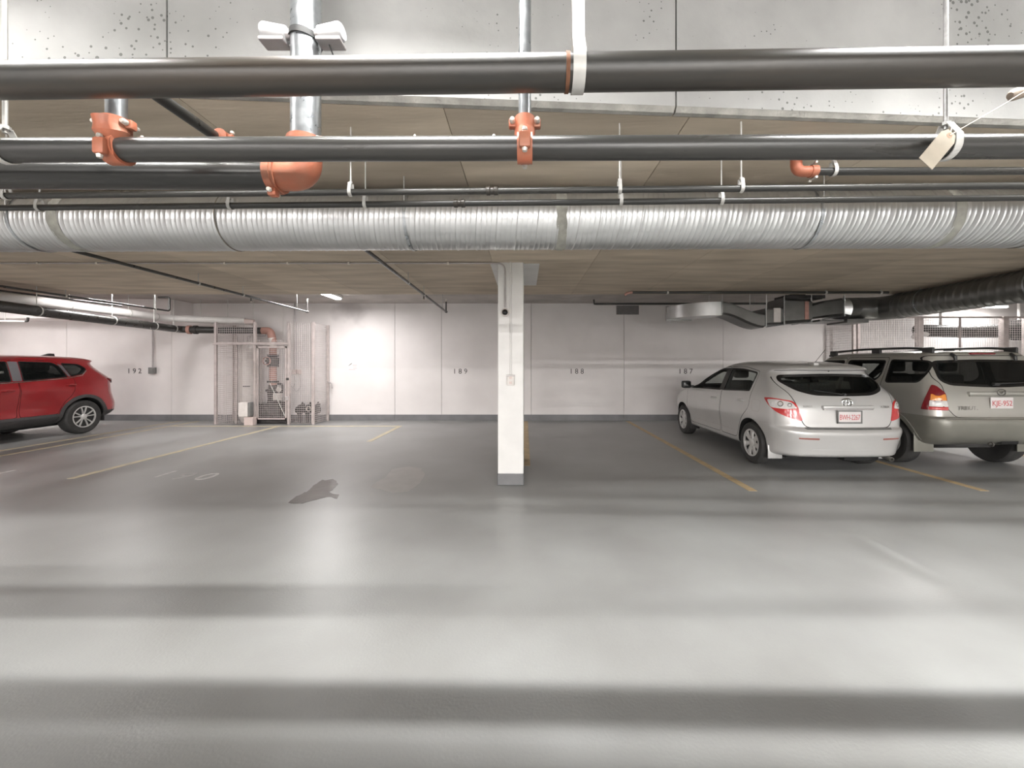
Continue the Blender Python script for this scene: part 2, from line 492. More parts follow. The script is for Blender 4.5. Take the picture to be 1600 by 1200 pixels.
floor = struct(MB().box((X0, YB, -0.1), (X1, YW, 0)).build('floor', 'floor'))
def strip(name, a, b, w, m, z=0.003):
    a, b = Vector(a), Vector(b)
    d = (b - a).normalized(); n = Vector((-d.y, d.x, 0)) * w / 2
    v = [a - n, a + n, b + n, b - n]
    vv = [(p.x, p.y, 0.0) for p in v] + [(p.x, p.y, z) for p in v]
    return MB().add(vv, [(3, 2, 1, 0), (4, 5, 6, 7), (0, 1, 5, 4), (1, 2, 6, 5), (2, 3, 7, 6), (3, 0, 4, 7)]).build(name, m, floor)
for (x, ya, yb, w, m) in [(-9.08, 4.8, 10.5, 0.09, 'paleyellow'), (-8.57, 4.8, 10.5, 0.09, 'paleyellow'), (-5.95, 5.24, 9.62, 0.10, 'paleyellow'),
                          (-3.02, 7.75, 9.62, 0.10, 'paleyellow'), (0.03, 5.9, 10.5, 0.10, 'yellow'), (2.70, 4.73, 10.5, 0.10, 'yellow'),
                          (5.44, 4.73, 10.5, 0.10, 'yellow'), (8.18, 4.73, 10.4, 0.10, 'yellow'), (10.9, 4.73, 9.5, 0.10, 'yellow'), (-11.8, 4.8, 10.5, 0.09, 'paleyellow')]:
    strip('painted_line', (x, ya, 0), (x, yb, 0), w, m)
strip('painted_line', (-8.52, 9.67, 0), (-2.97, 9.67, 0), 0.09, 'paleyellow')
FLAT = Matrix.Identity(4)
for ch, px, py, m in (('1', 258, 741, 'white_mark'), ('9', 287, 744, 'faint_mark'), ('0', 322, 745, 'white_mark'), ('1', -2, 740, 'white_mark')):
    text_obj('stall_digit', ch, 0.46, Matrix.Translation(FL(px, py) + Vector((0, 0, 0.001))), M[m], floor, depth=0.001)

def blob(name, outline, m, z):
    pts = []
    n = len(outline)
    for i in range(n):
        a, b = Vector(outline[i]), Vector(outline[(i + 1) % n])
        for k in range(5):
            p = a.lerp(b, k / 5)
            d = noise.noise(Vector((p.x * 9, p.y * 9, 3))) * 0.035
            q = noise.noise(Vector((p.x * 9, p.y * 9, 13))) * 0.05
            pts.append((p.x + d, p.y + q))
    return MB().prism(pts, 'z', 0.0005, z).build(name, m)
def fl2(l): return [tuple(FL(*p)[:2]) for p in l]
tag(blob('puddle', fl2([(450, 786), (462, 776), (478, 768), (492, 758), (500, 751), (520, 749), (530, 755), (521, 764), (512, 769), (530, 773), (528, 779), (510, 777), (492, 781), (472, 787)]), 'puddle', 0.002),
    'dark ragged wet patch on the grey floor left of the column', 'puddle')
blob_o = blob('dried_patch', fl2([(580, 760), (590, 752), (604, 744), (612, 734), (636, 729), (658, 732), (664, 742), (655, 756), (638, 768), (616, 770), (596, 766)]), 'stain', 0.0018)
tag(blob_o, 'pale rounded dried patch on the floor beside the white column', 'stain')

# back wall: poured panels with joints between them, over a backing
wall = struct(MB().box((X0, YW + 0.02, 0), (X1, YW + 0.3, ZA + 0.2)).build('wall_back', 'slab_dark'))
joints = [X0] + [(px - VX) / F * YW for px in (-60, 104, 268, 442, 617, 690, 830, 975, 1130, 1290, 1440, 1590)] + [X1]
for a, b in zip(joints, joints[1:]):
    MB().bbox((a + 0.004, YW, 0.155), (b - 0.004, YW + 0.04, ZA), 0.004).build('wall_panel', 'wall', wall)
base = struct(MB().box((X0, YW + 0.005, 0), (X1, YW + 0.03, 0.1)).build('baseboard_back', 'slab_dark'))
for a, b in zip(joints, joints[1:]):
    MB().box((a + 0.003, YW - 0.006, 0), (b - 0.003, YW + 0.02, 0.158)).build('base_panel', 'base', base)
for nm, x in (('wall_left', X0), ('wall_right', X1)):
    s = -1 if x < 0 else 1
    struct(MB().box((x, YB, 0), (x + 0.2 * s, YW + 0.3, ZA + 0.2)).build(nm, 'wall'))
struct(MB().box((X0, YB - 0.2, 0), (X1, YB, ZA + 0.2)).build('wall_front', 'wall'))
for txt, px, py in (('192', 210, 580), ('189', 719, 580.5), ('188', 901, 580.5), ('187', 1071, 580.5)):
    p = P(px, py, YW)
    text_obj('stall_number', txt, 0.19, Matrix.Translation(p + Vector((0, -0.001, 0))) @ WALLTXT, M['ink'], wall, depth=0.002, spacing=1.55)

# ceilings
struct(MB().box((X0, YB, ZA), (X1, 3.2, ZA + 0.15)).build('ceiling_aisle', 'pale'))
struct(MB().box((X0, YS - 0.3, ZH), (X1, YW + 0.1, ZH + 0.3)).build('ceiling_recess', 'highslab'))
slab = MB()
poly = [(X0, yedge(X0)), (X1, yedge(X1)), (X1, YS), (X0, YS)]
slab.prism(poly, 'z', ZL + 0.012, ZA + 0.05)
low = struct(slab.build('ceiling_slab', 'slab_dark'))
rows = [None, 2.41, 4.83, YS]
xs = [X0] + [-0.40 + 1.24 * k for k in range(-10, 14) if X0 < -0.40 + 1.24 * k < X1] + [X1]
g = 0.0022
for a, b in zip(xs, xs[1:]):
    a, b = a + g, b - g
    for r in range(3):
        y1 = rows[r + 1] - g
        ya = yedge(a) + 0.034 if r == 0 else rows[r] + g
        yb_ = yedge(b) + 0.034 if r == 0 else rows[r] + g
        if y1 - max(ya, yb_) < 0.03: continue
        MB().prism([(a, ya), (b, yb_), (b, y1), (a, y1)], 'z', ZL, ZL + 0.02).build('slab_panel', 'slab', low)
# front face of the slab: pale formed panels over a small chamfer
exs = [X0, -11.25, -8.85, -6.45, -4.05, -1.65, 0.75, 3.15, 5.55, 7.95, 10.35, 12.75, X1]
for a, b in zip(exs, exs[1:]):
    a, b = a + 0.004, b - 0.004
    MB().prism([(a, yedge(a) - 0.02), (b, yedge(b) - 0.02), (b, yedge(b) + 0.05), (a, yedge(a) + 0.05)], 'z', ZL + 0.02, ZA).build('edge_panel', 'pale', low)
    v = []
    for x in (a, b):
        y = yedge(x)
        v += [(x, y + 0.001, ZL), (x, y - 0.0195, ZL + 0.0205), (x, y + 0.03, ZL + 0.0205), (x, y + 0.03, ZL)]
    MB().add(v, [(0, 1, 5, 4), (1, 2, 6, 5), (2, 3, 7, 6), (3, 0, 4, 7), (0, 3, 2, 1), (4, 5, 6, 7)]).build('edge_chamfer', 'chamfer', low)
# dropped concrete beam along the wall at the left
struct(MB().bbox((X0, 9.95, 2.64), (-8.83, YW + 0.01, ZH + 0.02), 0.012).build('beam_back', 'wall'))

# column
cx0, cx1, cy0, cy1 = -0.335, -0.015, 4.95, 6.35
col = thing('concrete_column', 'white painted concrete column with a dark grey foot in the middle', 'column', ((cx0 + cx1) / 2, (cy0 + cy1) / 2, 0))
MB().bbox((cx0, cy0, 0.14), (cx1, cy1, ZL + 0.01), 0.012).build('shaft', 'column', col)
MB().bbox((cx0 - 0.004, cy0 - 0.004, 0), (cx1 + 0.004, cy1 + 0.004, 0.142), 0.01).build('foot', 'base', col)
MB().prism([(cx0 - 0.10, cy0 + 0.06), (cx1 + 0.20, cy0 + 0.06), (cx1 + 0.20, cy1 + 0.05), (cx0 - 0.10, cy1 + 0.05)], 'z', ZL - 0.002, ZL + 0.001).build('paint_overspray', 'column', col)

# ------------------------------------------------------------------ strip lamps (bodies; their light is set at the top)
LBL = {11: 'added unseen strip lamp above the pipes left of the pump cage', 10: 'strip lamp above the beige car hidden behind the slab edge', 7: 'lit strip lamp over the pump cage near the back wall', 9: 'lit strip lamp inside the storage cage behind the beige car'}
for i, (x, y, z, ln, ax, wt, c) in enumerate(LAMPS):
    aisle = i not in (7, 8, 9, 10, 11)
    lab = LBL.get(i, 'unseen strip lamp, one of the aisle lamps and the added fill lamps' if aisle else 'strip lamp near the back wall beyond the red car')
    t = thing('strip_lamp', lab, 'lamp', (x, y, z), group='strip lamps')
    hx, hy = (ln / 2, 0.06) if ax == 'x' else (0.06, ln / 2)
    MB().bbox((x - hx, y - hy, z - 0.01), (x + hx, y + hy, z + 0.05), 0.012).build('housing', 'lampcase', t)
    MB().bbox((x - hx * 0.98, y - hy * 0.85, z - 0.05), (x + hx * 0.98, y + hy * 0.85, z - 0.008), 0.012).build('diffuser', 'lamp', t)
    top = ZA if aisle else ZH
    for s in (-0.7, 0.7):
        q = (x + s * hx, y, z) if ax == 'x' else (x, y + s * hy, z)
        MB().tube([(q[0], q[1], z + 0.04), (q[0], q[1], top)], 0.006, 8).build('hanging_rod', 'rod', t)
# ------------------------------------------------------------------ overhead pipework in front
def hanger(label, p, r, w, top, axis=(1, 0, 0), mats=('rod', 'whitesteel'), rodr=0.0055, group='pipe hangers', tall=0.0):
    """clevis hanger: threaded rod, nut, strap looped round the pipe"""
    p = Vector(p)
    t = thing('pipe_hanger', label, 'hanger', (p.x, p.y, p.z - r), group=group)
    zt = p.z + r + max(0.03, r * 0.9) + tall
    MB().tube([(p.x, p.y, zt - 0.015), (p.x, p.y, top)], rodr, 8).build('rod', mats[0], t)
    MB().lathe([(rodr * 2.1, -0.006), (rodr * 2.1, 0.006)], (p.x, p.y, zt + 0.004), (0, 0, 1), 6).build('nut', mats[0], t)
    ax = Vector(axis).normalized(); sd = Vector((0, 0, 1)).cross(ax).normalized()
    prof = []
    R = r + 0.003
    for k in range(13):
        a = math.pi + math.pi * k / 12
        prof.append((math.cos(a) * R, math.sin(a) * R))
    prof = [(-0.012, zt - p.z), (-0.012 - 0.004, zt - p.z - tall), (-R, r * 0.55)] + prof + [(R, r * 0.55), (0.016, zt - p.z - tall), (0.012, zt - p.z)] if tall else [(-0.012, zt - p.z), (-R, r * 0.55)] + prof + [(R, r * 0.55), (0.012, zt - p.z)]
    mb = MB(); V = []; Fc = []
    n = len(prof)
    for k, (u, z) in enumerate(prof):
        for th in (0.0, 0.0035):
            sc = 1 + th / max(R, 0.01)
            for s in (-w / 2, w / 2):
                V.append(p + sd * (u * sc) + Vector((0, 0, z * (sc if z < r else 1) + (th if z >= r else 0))) + ax * s)
    for k in range(n - 1):
        a, b = 4 * k, 4 * k + 4
        Fc += [(a, a + 1, b + 1, b), (a + 2, b + 2, b + 3, a + 3), (a, b, b + 2, a + 2), (a + 1, a + 3, b + 3, b + 1)]
    Fc += [(0, 2, 3, 1), (4 * n - 4, 4 * n - 3, 4 * n - 1, 4 * n - 2)]
    mb.add(V, Fc).build('strap', mats[1], t, smooth=40)
    return t

def line(pl, pr, Y0, ext=(0, 0)):
    """straight pipe axis from two sightings and the depth of the left one, level"""
    a = P(pl[0], pl[1], Y0)
    Yr = (a.z - H) * F / (VY - pr[1])
    b = P(pr[0], pr[1], Yr)
    d = (b - a).normalized()
    return a - d * ext[0], b + d * ext[1], d

def at_px(a, d, px):
    k = (px - VX) / F
    t = (k * a.y - a.x) / (d.x - k * d.y)
    return a + d * t

# 1: the big dusty pipe across the top
a, b, d = line((0, 126), (1600, 104), 1.285, (5.0, 5.5))
R1 = 0.0525
t1 = thing('fire_main_pipe', 'thick dusty black pipe running across the top of the picture', 'pipe', a)
MB().tube([a, b], R1, 40).build('pipe', 'dusty_pipe', t1, smooth=40)
q = at_px(a, d, 886)
MB().ring(q, d, R1 - 0.002, R1 + 0.003, 0.006, 40).build('rust_band', mat('rust', (0.16, 0.07, 0.035), 0.8, var=0.3, scale=30), t1, smooth=40)
q = at_px(a, d, 903)
hanger('broad grey strap hanger round the thick dusty pipe', q, R1, 0.038, ZA, d, rodr=0.008, tall=0.22)
# 2: the pipe with orange tees
a2, b2, d2 = line((0, 235), (1600, 229), 1.40, (5.0, 5.5))
R2 = 0.0395
t2 = thing('sprinkler_feed_pipe', 'black pipe with two orange clamped tees below the thick dusty pipe', 'pipe', a2)
MB().tube([a2, b2], R2, 36).build('pipe', 'black_pipe', t2, smooth=40)
def tee(px, rr, top, tilt, elbow=False):
    q = at_px(a2, d2, px)
    c = MB()
    c.ring(q, d2, R2 - 0.001, R2 + 0.011, 0.026, 32)
    o = c.build('tee_clamp', 'orange', t2, smooth=40)
    rot = Matrix.Rotation(tilt, 4, d2)
    neck = rot @ Vector((0, 0, 1))
    MB().lathe([(R2 * 0.9, 0.0), (rr * 1.7, 0.028), (rr * 1.45, 0.05), (rr * 1.45, 0.075)], q + neck * (R2 * 0.7), neck, 24).build('tee_neck', 'orange', o, smooth=40)
    for s in (-1, 1):                       # bolt ears front and back
        e = q + rot @ (Vector((0, -(R2 + 0.016) * s, 0)))
        MB().bbox(e - Vector((0.020, 0.012, 0.028)), e + Vector((0.020, 0.012, 0.028)), 0.008).build('bolt_ear', 'orange', o, smooth=40)
        MB().lathe([(0.008, -0.040), (0.010, -0.030), (0.006, -0.028), (0.006, 0.028), (0.010, 0.030), (0.008, 0.040)], e - Vector((0, 0.002 * s, 0)), (0, 0, 1), 10).build('bolt', 'bolt', o)
    # collar round the riser with two ears
    z = q.z + R2 + 0.045
    kc = Vector((q.x, q.y, z))
    cl = MB().ring(kc, (0, 0, 1), rr - 0.001, rr + 0.013, 0.020, 28).build('riser_collar', 'orange', t2, smooth=40)
    for s in (-1, 1):
        e = kc + Vector((s * (rr + 0.021), 0, 0))
        MB().bbox(e - Vector((0.013, 0.013, 0.016)), e + Vector((0.013, 0.013, 0.016)), 0.006).build('collar_ear', 'orange', cl, smooth=40)
        MB().lathe([(0.007, -0.034), (0.010, -0.026), (0.010, -0.016), (0.005, -0.014), (0.005, 0.014), (0.010, 0.016), (0.008, 0.026)], e, (0, 1, 0), 10).build('collar_bolt', 'bolt', cl)
    MB().tube([(q.x, q.y, q.z + R2 * 0.9), (q.x, q.y, top)], rr, 22).build('riser', 'galv', t2, smooth=40)
    return q
q = tee(820, 0.0215, ZA, 0.0)
q = tee(182, 0.029, 2.50, 0.28)
ze = 2.540                                   # elbow on top of that riser, then a run back under the slab
MB().tube(arc_path([(q.x, q.y, 2.47), (q.x, q.y, ze), (q.x, q.y + 0.12, ze)], 0.06), 0.034, 20).build('riser_elbow', 'redpipe', t2, smooth=40)
B0, B1 = Vector((q.x, q.y + 0.09, ze)), Vector((q.x + 0.035, 1.84, ze))
MB().tube([B0, B1 + Vector((0, 0.55, 0))], 0.0225, 20).build('riser_run', 'black_pipe', t2, smooth=40)
bc = MB().tube([B1 - Vector((0, 0.022, 0)), B1 + Vector((0, 0.022, 0))], 0.034, 20).build('run_coupling', 'orange', t2, smooth=40)
for s in (-1, 1):
    MB().bbox(B1 + Vector((0.044 * s - 0.012, -0.014, -0.012)), B1 + Vector((0.044 * s + 0.012, 0.014, 0.012)), 0.005).build('coupling_ear', 'orange', bc, smooth=40)
    MB().lathe([(0.009, -0.03), (0.010, -0.02), (0.005, -0.018), (0.005, 0.018), (0.010, 0.02), (0.008, 0.03)], B1 + Vector((0.046 * s, 0, 0.0)), (0, 0, 1), 8).build('coupling_bolt', 'bolt', bc)
for px in (222, 648, 772):
    qq = at_px(a2, d2, px)
    MB().lathe([(0.004, 0), (0.006, 0.004), (0.004, 0.010)], qq + Vector((0, 0, R2 - 0.001)), (0, 0, 1), 8).build('weld_nub', 'bolt', t2)
hanger('white clevis hanger on the tee pipe at the left edge', at_px(a2, d2, 8), R2, 0.024, ZA, d2, mats=('whitesteel', 'whitesteel'), rodr=0.007)
ht = at_px(a2, d2, 1478)
hanger('clevis hanger on the tee pipe carrying a paper tag', ht, R2, 0.024, ZA, d2, mats=('rod', 'whitesteel'), rodr=0.0065)
# paper tag on a string
tg = thing('paper_tag', 'blank cream paper tag tied to the right hand pipe hanger', 'tag', ht)
pa, pb, pw = P(1487, 207, 1.300), P(1446, 256, 1.290), 0.0
ax = (pb - pa).normalized(); sd = ax.cross(Vector((0, 1, 0))).normalized() * 0.0285
L = pb - pa
nrm = Vector((0.05, -0.0012, 0.0)); th = Vector((0, 0.0012, 0))
o1 = [pa - sd * 0.55 - L * 0.0, pa + sd * 0.55, pa + sd + L * 0.16, pb + sd, pb - sd, pa - sd + L * 0.16]
MB().add([p - th for p in o1] + [p + th for p in o1], [(0, 1, 2, 3, 4, 5), (11, 10, 9, 8, 7, 6)] + [(i, (i + 1) % 6, 6 + (i + 1) % 6, 6 + i) for i in range(6)]).build('card', 'tag', tg)
hole = pa + L * 0.10
MB().ring(hole, (0, 1, 0), 0.004, 0.009, 0.0022, 16).build('eyelet', mat('eyelet', (0.55, 0.36, 0.26), 0.6), tg)
st = [hole + Vector((0, -0.003, 0)), P(1500, 202, 1.31), P(1560, 168, 1.34), P(1604, 141, 1.38), P(1640, 122, 1.42)]
MB().tube(st, 0.0014, 6).build('string', 'string', tg)
MB().tube([hole + Vector((0, -0.003, 0)), ht + Vector((0, -0.02, R2 + 0.02)), ht + Vector((0.0, 0.0, R2 + 0.05))], 0.0014, 6).build('string_loop', 'string', tg)
# stub plug at the right edge
pz = P(1578, 150, 1.52)
MB_ = MB().tube([pz, pz + Vector((0.012, 0, 0.004)), pz + Vector((0.09, 0, 0.03)), pz + Vector((0.42, 0.0, 0.08))], [0.012, 0.021, 0.023, 0.023], 18)
sv = thing('pipe_plug', 'brownish rounded pipe plug poking in at the right edge', 'pipe', pz)
MB_.build('plug', mat('plug_brown', (0.33, 0.27, 0.22), 0.5, var=0.2, scale=30), sv, smooth=50)
MB().tube([pz + Vector((0.40, 0.0, 0.078)), pz + Vector((0.46, 0.0, 0.078)), pz + Vector((0.46, 0.0, 0.078 + 1.15))], 0.022, 14).build('drop', 'black_pipe', sv, smooth=40)

# 3: the left pipe ending in the orange elbow, and its riser
Y3 = 1.66
R3 = 0.0575
xr3 = (478 - VX) / F * Y3
z3 = H + (VY - 274) / F * Y3
t3 = thing('grooved_drain_pipe', 'black pipe from the left turning up through a large orange elbow', 'pipe', (xr3, Y3, z3))
MB().tube([(-7.0, Y3 - 0.06, z3), (xr3 - 0.115, Y3, z3)], R3, 36).build('pipe', 'black_pipe', t3, smooth=40)
el = arc_path([(xr3 - 0.125, Y3, z3), (xr3, Y3, z3), (xr3, Y3, z3 + 0.125)], 0.115, 12)
MB().tube(el, R3 + 0.004, 36).build('elbow', 'orange', t3, smooth=40)
MB().tube([(xr3, Y3, z3 + 0.10), (xr3, Y3, ZA)], R3, 36).build('riser', 'galv', t3, smooth=40)
for c, ax in (((xr3 - 0.122, Y3, z3), (1, 0, 0.0)), ((xr3, Y3, z3 + 0.125), (0, 0, 1))):
    o = MB().ring(c, ax, R3, R3 + 0.014, 0.021, 36).build('coupling', 'orange', t3, smooth=40)
    MB().ring(c, ax, R3, R3 + 0.0175, 0.010, 36).build('coupling_rib', 'orange', o, smooth=40)
    for s in (-1, 1):
        e = Vector(c) + (Vector((0, 0.25, 0.97)) * s * (R3 + 0.024) if ax[0] else Vector((0.95, -0.3, 0)) * s * (R3 + 0.024))
        MB().bbox(e - Vector((0.018, 0.018, 0.018)), e + Vector((0.018, 0.018, 0.018)), 0.008).build('coupling_ear', 'orange', o, smooth=40)
        MB().lathe([(0.008, -0.036), (0.010, -0.026), (0.005, -0.024), (0.005, 0.024), (0.010, 0.026), (0.008, 0.036)], e, (0, 1, 0), 10).build('coupling_bolt', 'bolt', o)
# twin head lamp strapped to the riser
tl = thing('twin_head_light', 'small grey twin head light strapped to the wide vertical pipe', 'light', (xr3, Y3, 2.78))
zl = H + (VY - 66) / F * Y3
MB().ring((xr3, Y3, zl + 0.01), (0.12, 0, 1), R3, R3 + 0.006, 0.012, 30).build('strap', 'darkplastic', tl, smooth=40)
for s in (-1, 1):
    c = Vector((xr3 + s * 0.115, Y3 - 0.02, zl + 0.02))
    hd = MB().lathe([(0.016, -0.05), (0.032, -0.045), (0.036, 0.04), (0.030, 0.05)], c, (s, -0.1, 0.06), 18).build('lamp_head', mat('head_grey', (0.62, 0.62, 0.63), 0.4, 0.2, var=0.05) , tl, smooth=40)
    MB().bbox(c + Vector((-0.05, -0.035, -0.050)), c + Vector((0.05, 0.03, -0.036)), 0.004).build('visor', 'conduit', hd)
    MB().lathe([(0.018, -0.02), (0.02, 0.0), (0.018, 0.02)], (xr3 + s * 0.068, Y3 - 0.02, zl + 0.015), (s, 0, 0), 14).build('knuckle', 'conduit', tl, smooth=40)
MB().tube(arc_path([(xr3 + 0.10, Y3 - 0.03, zl), (xr3 + 0.115, Y3 - 0.02, zl - 0.05), (xr3 + 0.135, Y3 + 0.03, zl - 0.12), (xr3 + 0.14, Y3 + 0.12, zl - 0.10)], 0.03), 0.003, 8).build('cable', 'darkplastic', tl)

# 4, 5: two slim pipes in front of the round duct
a4, b4, d4 = line((0, 306), (1600, 290), 2.17, (5.0, 5.5))
a5, b5, d5 = line((0, 325), (1600, 309), 2.34, (5.0, 5.5))
R4, R5 = 0.0165, 0.017
t4 = thing('slim_sprinkler_pipe', 'upper of two slim black pipes in front of the big silver duct', 'pipe', a4)
MB().tube([a4, b4], R4, 20).build('pipe', 'black_pipe', t4, smooth=40)
t5 = thing('slim_sprinkler_pipe', 'lower of two slim black pipes in front of the big silver duct', 'pipe', a5)
MB().tube([a5, b5], R5, 20).build('pipe', 'black_pipe', t5, smooth=40)
for tt, aa, dd, px, r in ((t4, a4, d4, 769, R4), (t5, a5, d5, 718, R5)):
    q = at_px(aa, dd, px)
    MB().lathe([(r + 0.004, -0.032), (r + 0.006, -0.028), (r + 0.006, -0.012), (r + 0.002, -0.008), (r + 0.002, 0.008), (r + 0.006, 0.012), (r + 0.006, 0.028), (r + 0.004, 0.032)], q, dd, 20).build('coupling', 'dusty_pipe', tt, smooth=40)
pos = {10: 'at the left edge', 548: 'left of the middle', 968: 'right of the middle, a bent strap', 1158: 'towards the right end'}
for px, w in pos.items():
    hanger('small hanger on the upper slim pipe ' + w, at_px(a4, d4, px), R4, 0.018, ZL, d4, mats=('whitesteel', 'whitesteel'), rodr=0.004)
pos = {62: 'near the left edge', 360: 'a third of the way along', 571: 'left of the middle', 970: 'right of the column', 1127: 'towards the right'}
for px, w in pos.items():
    hanger('small hanger on the lower slim pipe ' + w, at_px(a5, d5, px), R5, 0.018, ZL, d5, mats=('whitesteel', 'whitesteel'), rodr=0.004)
# 6: short pipe with an orange elbow at the right
a6, b6, d6 = line((1262, 268), (1600, 267), 2.25, (0, 5.0))
t6 = thing('sprinkler_branch_pipe', 'short black pipe starting at a small orange elbow on the right', 'pipe', a6)
R6 = 0.021
MB().tube([a6, b6], R6, 20).build('pipe', 'black_pipe', t6, smooth=40)
e0 = a6 + Vector((-0.065, 0, 0))
MB().tube(arc_path([a6 + Vector((0.02, 0, 0)), e0, e0 + Vector((0, 0, 0.09))], 0.06, 8), 0.029, 22).build('elbow', 'orange', t6, smooth=40)
MB().tube([e0 + Vector((0, 0, 0.07)), Vector((e0.x, e0.y, ZL))], 0.021, 18).build('riser', 'black_pipe', t6, smooth=40)
o = MB().ring(a6 + Vector((0.03, 0, 0)), d6, R6, R6 + 0.012, 0.018, 24).build('coupling', 'orange', t6, smooth=40)
for s in (-1, 1):
    MB().lathe([(0.007, -0.03), (0.009, -0.02), (0.005, -0.018), (0.005, 0.018), (0.009, 0.02), (0.007, 0.03)], a6 + Vector((0.03, 0, s * 0.042)), (0, 1, 0), 8).build('bolt', 'bolt', o)
hanger('small hanger beside the small orange elbow', at_px(a6, d6, 1302), R6, 0.020, ZL, d6, mats=('whitesteel', 'whitesteel'), rodr=0.004)

# ------------------------------------------------------------------ spiral ducts
def spiral(p0, p1, R, pitch, seg=44, ridge=0.0035, ribs=False):
    """tube with a helical lock seam"""
    p0, p1 = Vector(p0), Vector(p1)
    ax = (p1 - p0); Ln = ax.length; ax.normalize()
    up = Vector((0, 0, 1)); u = ax.cross(up).normalized(); w = u.cross(ax)
    n = max(2, int(Ln / pitch)); pr = Ln / n
    offs = [(0, 0), (.12, 0), (.15, .45), (.18, 0), (.36, 0), (.39, .45), (.42, 0), (.60, 0), (.63, .45), (.66, 0), (.86, 0), (.90, 1), (.95, 1)] if ribs else [(0.0, 0), (0.62, 0), (0.80, 0), (0.87, 1), (0.93, 1)]
    V, Fc, rows_ = [], [], 0
    for k in range(-1, n + 1):
        for (o, rg) in offs:
            for j in range(seg):
                th = 2 * math.pi * j / seg
                x = (k + o + j / seg * 1.0) * pr
                x = min(max(x, 0), Ln)
                r = R + ridge * rg
                V.append(p0 + ax * x + (u * math.cos(th) + w * math.sin(th)) * r)
            rows_ += 1
    for i in range(rows_ - 1):
        for j in range(seg):
            a_ = i * seg + j
            if j < seg - 1:
                Fc.append((a_, a_ + 1, a_ + seg + 1, a_ + seg))
            else:                                   # close the helix: last column meets the next turn
                i2 = i + len(offs)
                if i2 + 1 < rows_:
                    Fc.append((a_, i2 * seg, (i2 + 1) * seg, a_ + seg))
    return MB().add(V, Fc)

da, db, dd = line((0, 350), (1600, 342), 2.93, (4.5, 2.42))
RD = 0.197
td = thing('round_duct', 'large silver spiral duct running across under the ceiling slab', 'duct', da)
cuts = [da, at_px(da, dd, 130), at_px(da, dd, 368), at_px(da, dd, 875), at_px(da, dd, 1457), at_px(da, dd, 1592), db]
for i, (s, e) in enumerate(zip(cuts, cuts[1:])):
    spiral(s, e, RD, 0.135, 40, 0.0035, True).build('duct_section', 'duct', td, smooth=28)
for i, c in enumerate(cuts[1:-1]):
    if i in (1, 4):
        MB().ring(c, dd, RD - 0.002, RD + 0.005, 0.004, 44).build('duct_joint', 'slab_dark', td, smooth=40)
    else:
        mb = MB()                              # uneven brushed sealant band
        V, Fc, seg = [], [], 60
        for k, hh in enumerate((-1, -0.4, 0.4, 1)):
            for j in range(seg):
                th = 2 * math.pi * j / seg
                wv = 0.036 + 0.012 * noise.noise(Vector((math.cos(th) * 3, math.sin(th) * 3, i * 5 + (3 if hh > 0 else 0))))
                r = RD + (0.0055 if abs(hh) < 0.9 else 0.001)
                up = Vector((0, 0, 1)); u = dd.cross(up).normalized(); w_ = u.cross(dd)
                V.append(c + dd * hh * wv + (u * math.cos(th) + w_ * math.sin(th)) * r)
        for k in range(3):
            for j in range(seg):
                Fc.append((k * seg + j, k * seg + (j + 1) % seg, (k + 1) * seg + (j + 1) % seg, (k + 1) * seg + j))
        mb.add(V, Fc).build('sealant_band', 'sealant', td, smooth=60)
for px in (60, 640, 1250, 1750):
    c = at_px(da, dd, px) + dd * 0.02
    o = MB().ring(c, dd, RD + 0.004, RD + 0.006, 0.010, 44).build('duct_strap', 'galv', td, smooth=40)
    for s in (-1, 1):
        MB().tube([c + Vector((0, s * (RD + 0.005), 0)), Vector((c.x, c.y + s * (RD + 0.005), ZL))], 0.004, 8).build('strap_rod', 'rod', td)

# ------------------------------------------------------------------ pipes running to the back wall
def run_pipe(name, label, pts, r, m, cat='pipe', rnd=0.08, seg=16, group=None):
    t = thing(name, label, cat, pts[0], group=group)
    MB().tube(arc_path(pts, rnd), r, seg).build('pipe', m, t, smooth=40)
    return t
zs = 2.62
def zline(px, py, z): return P(px, py, (z - H) * F / (VY - py))
for (p, e, lab) in (((135, 397), (480, 487), 'slim sprinkler pipe slanting towards the pump cage'), ((575, 393), (697, 487), 'slim sprinkler pipe slanting back to the wall left of the column')):
    A, E = zline(*p, zs), zline(*e, zs)
    A = A + (A - E).normalized() * 0.7
    t = run_pipe('sprinkler_pipe', lab, [A, E], 0.019, 'black_pipe', group='sprinkler branch pipes')
    MB().lathe([(0.026, -0.03), (0.028, 0), (0.026, 0.03)], E, (0, 1, 0), 16).build('elbow', 'darkiron', t, smooth=40)
    MB().tube([E, E + Vector((0, 0, 0.22))], 0.014, 12).build('upright', 'darkiron', t, smooth=40)
    MB().lathe([(0.012, 0), (0.02, 0.02), (0.008, 0.03), (0.022, 0.055), (0.022, 0.06)], E + Vector((0, 0, 0.21)), (0, 0, 1), 12).build('sprinkler_head', 'bolt', t, smooth=40)
    for f in (0.42, 0.60):
        q = A.lerp(E, f)
        if q.y < YS - 0.1:
            MB().tube([q + Vector((0, 0, -0.03)), Vector((q.x, q.y, ZL))], 0.005, 8).build('hanger_rod', 'rod', t)
            MB().ring(q, E - A, 0.018, 0.026, 0.012, 18).build('hanger_ring', 'whitesteel', t, smooth=40)
    q = A.lerp(E, 0.64 if p[0] < 200 else 0.60)
    MB().tube([q, q + Vector((0, 0, -0.075))], 0.010, 10).build('drop_nipple', 'darkiron', t)
    MB().lathe([(0.010, 0), (0.016, -0.015), (0.024, -0.02)], q + Vector((0, 0, -0.07)), (0, 0, 1), 12).build('drop_head', 'bolt', t, smooth=40)
    q = A.lerp(E, 0.92)
    MB().tube([q, Vector((q.x, q.y, ZH))], 0.005, 8).build('hanger_rod', 'rod', t)
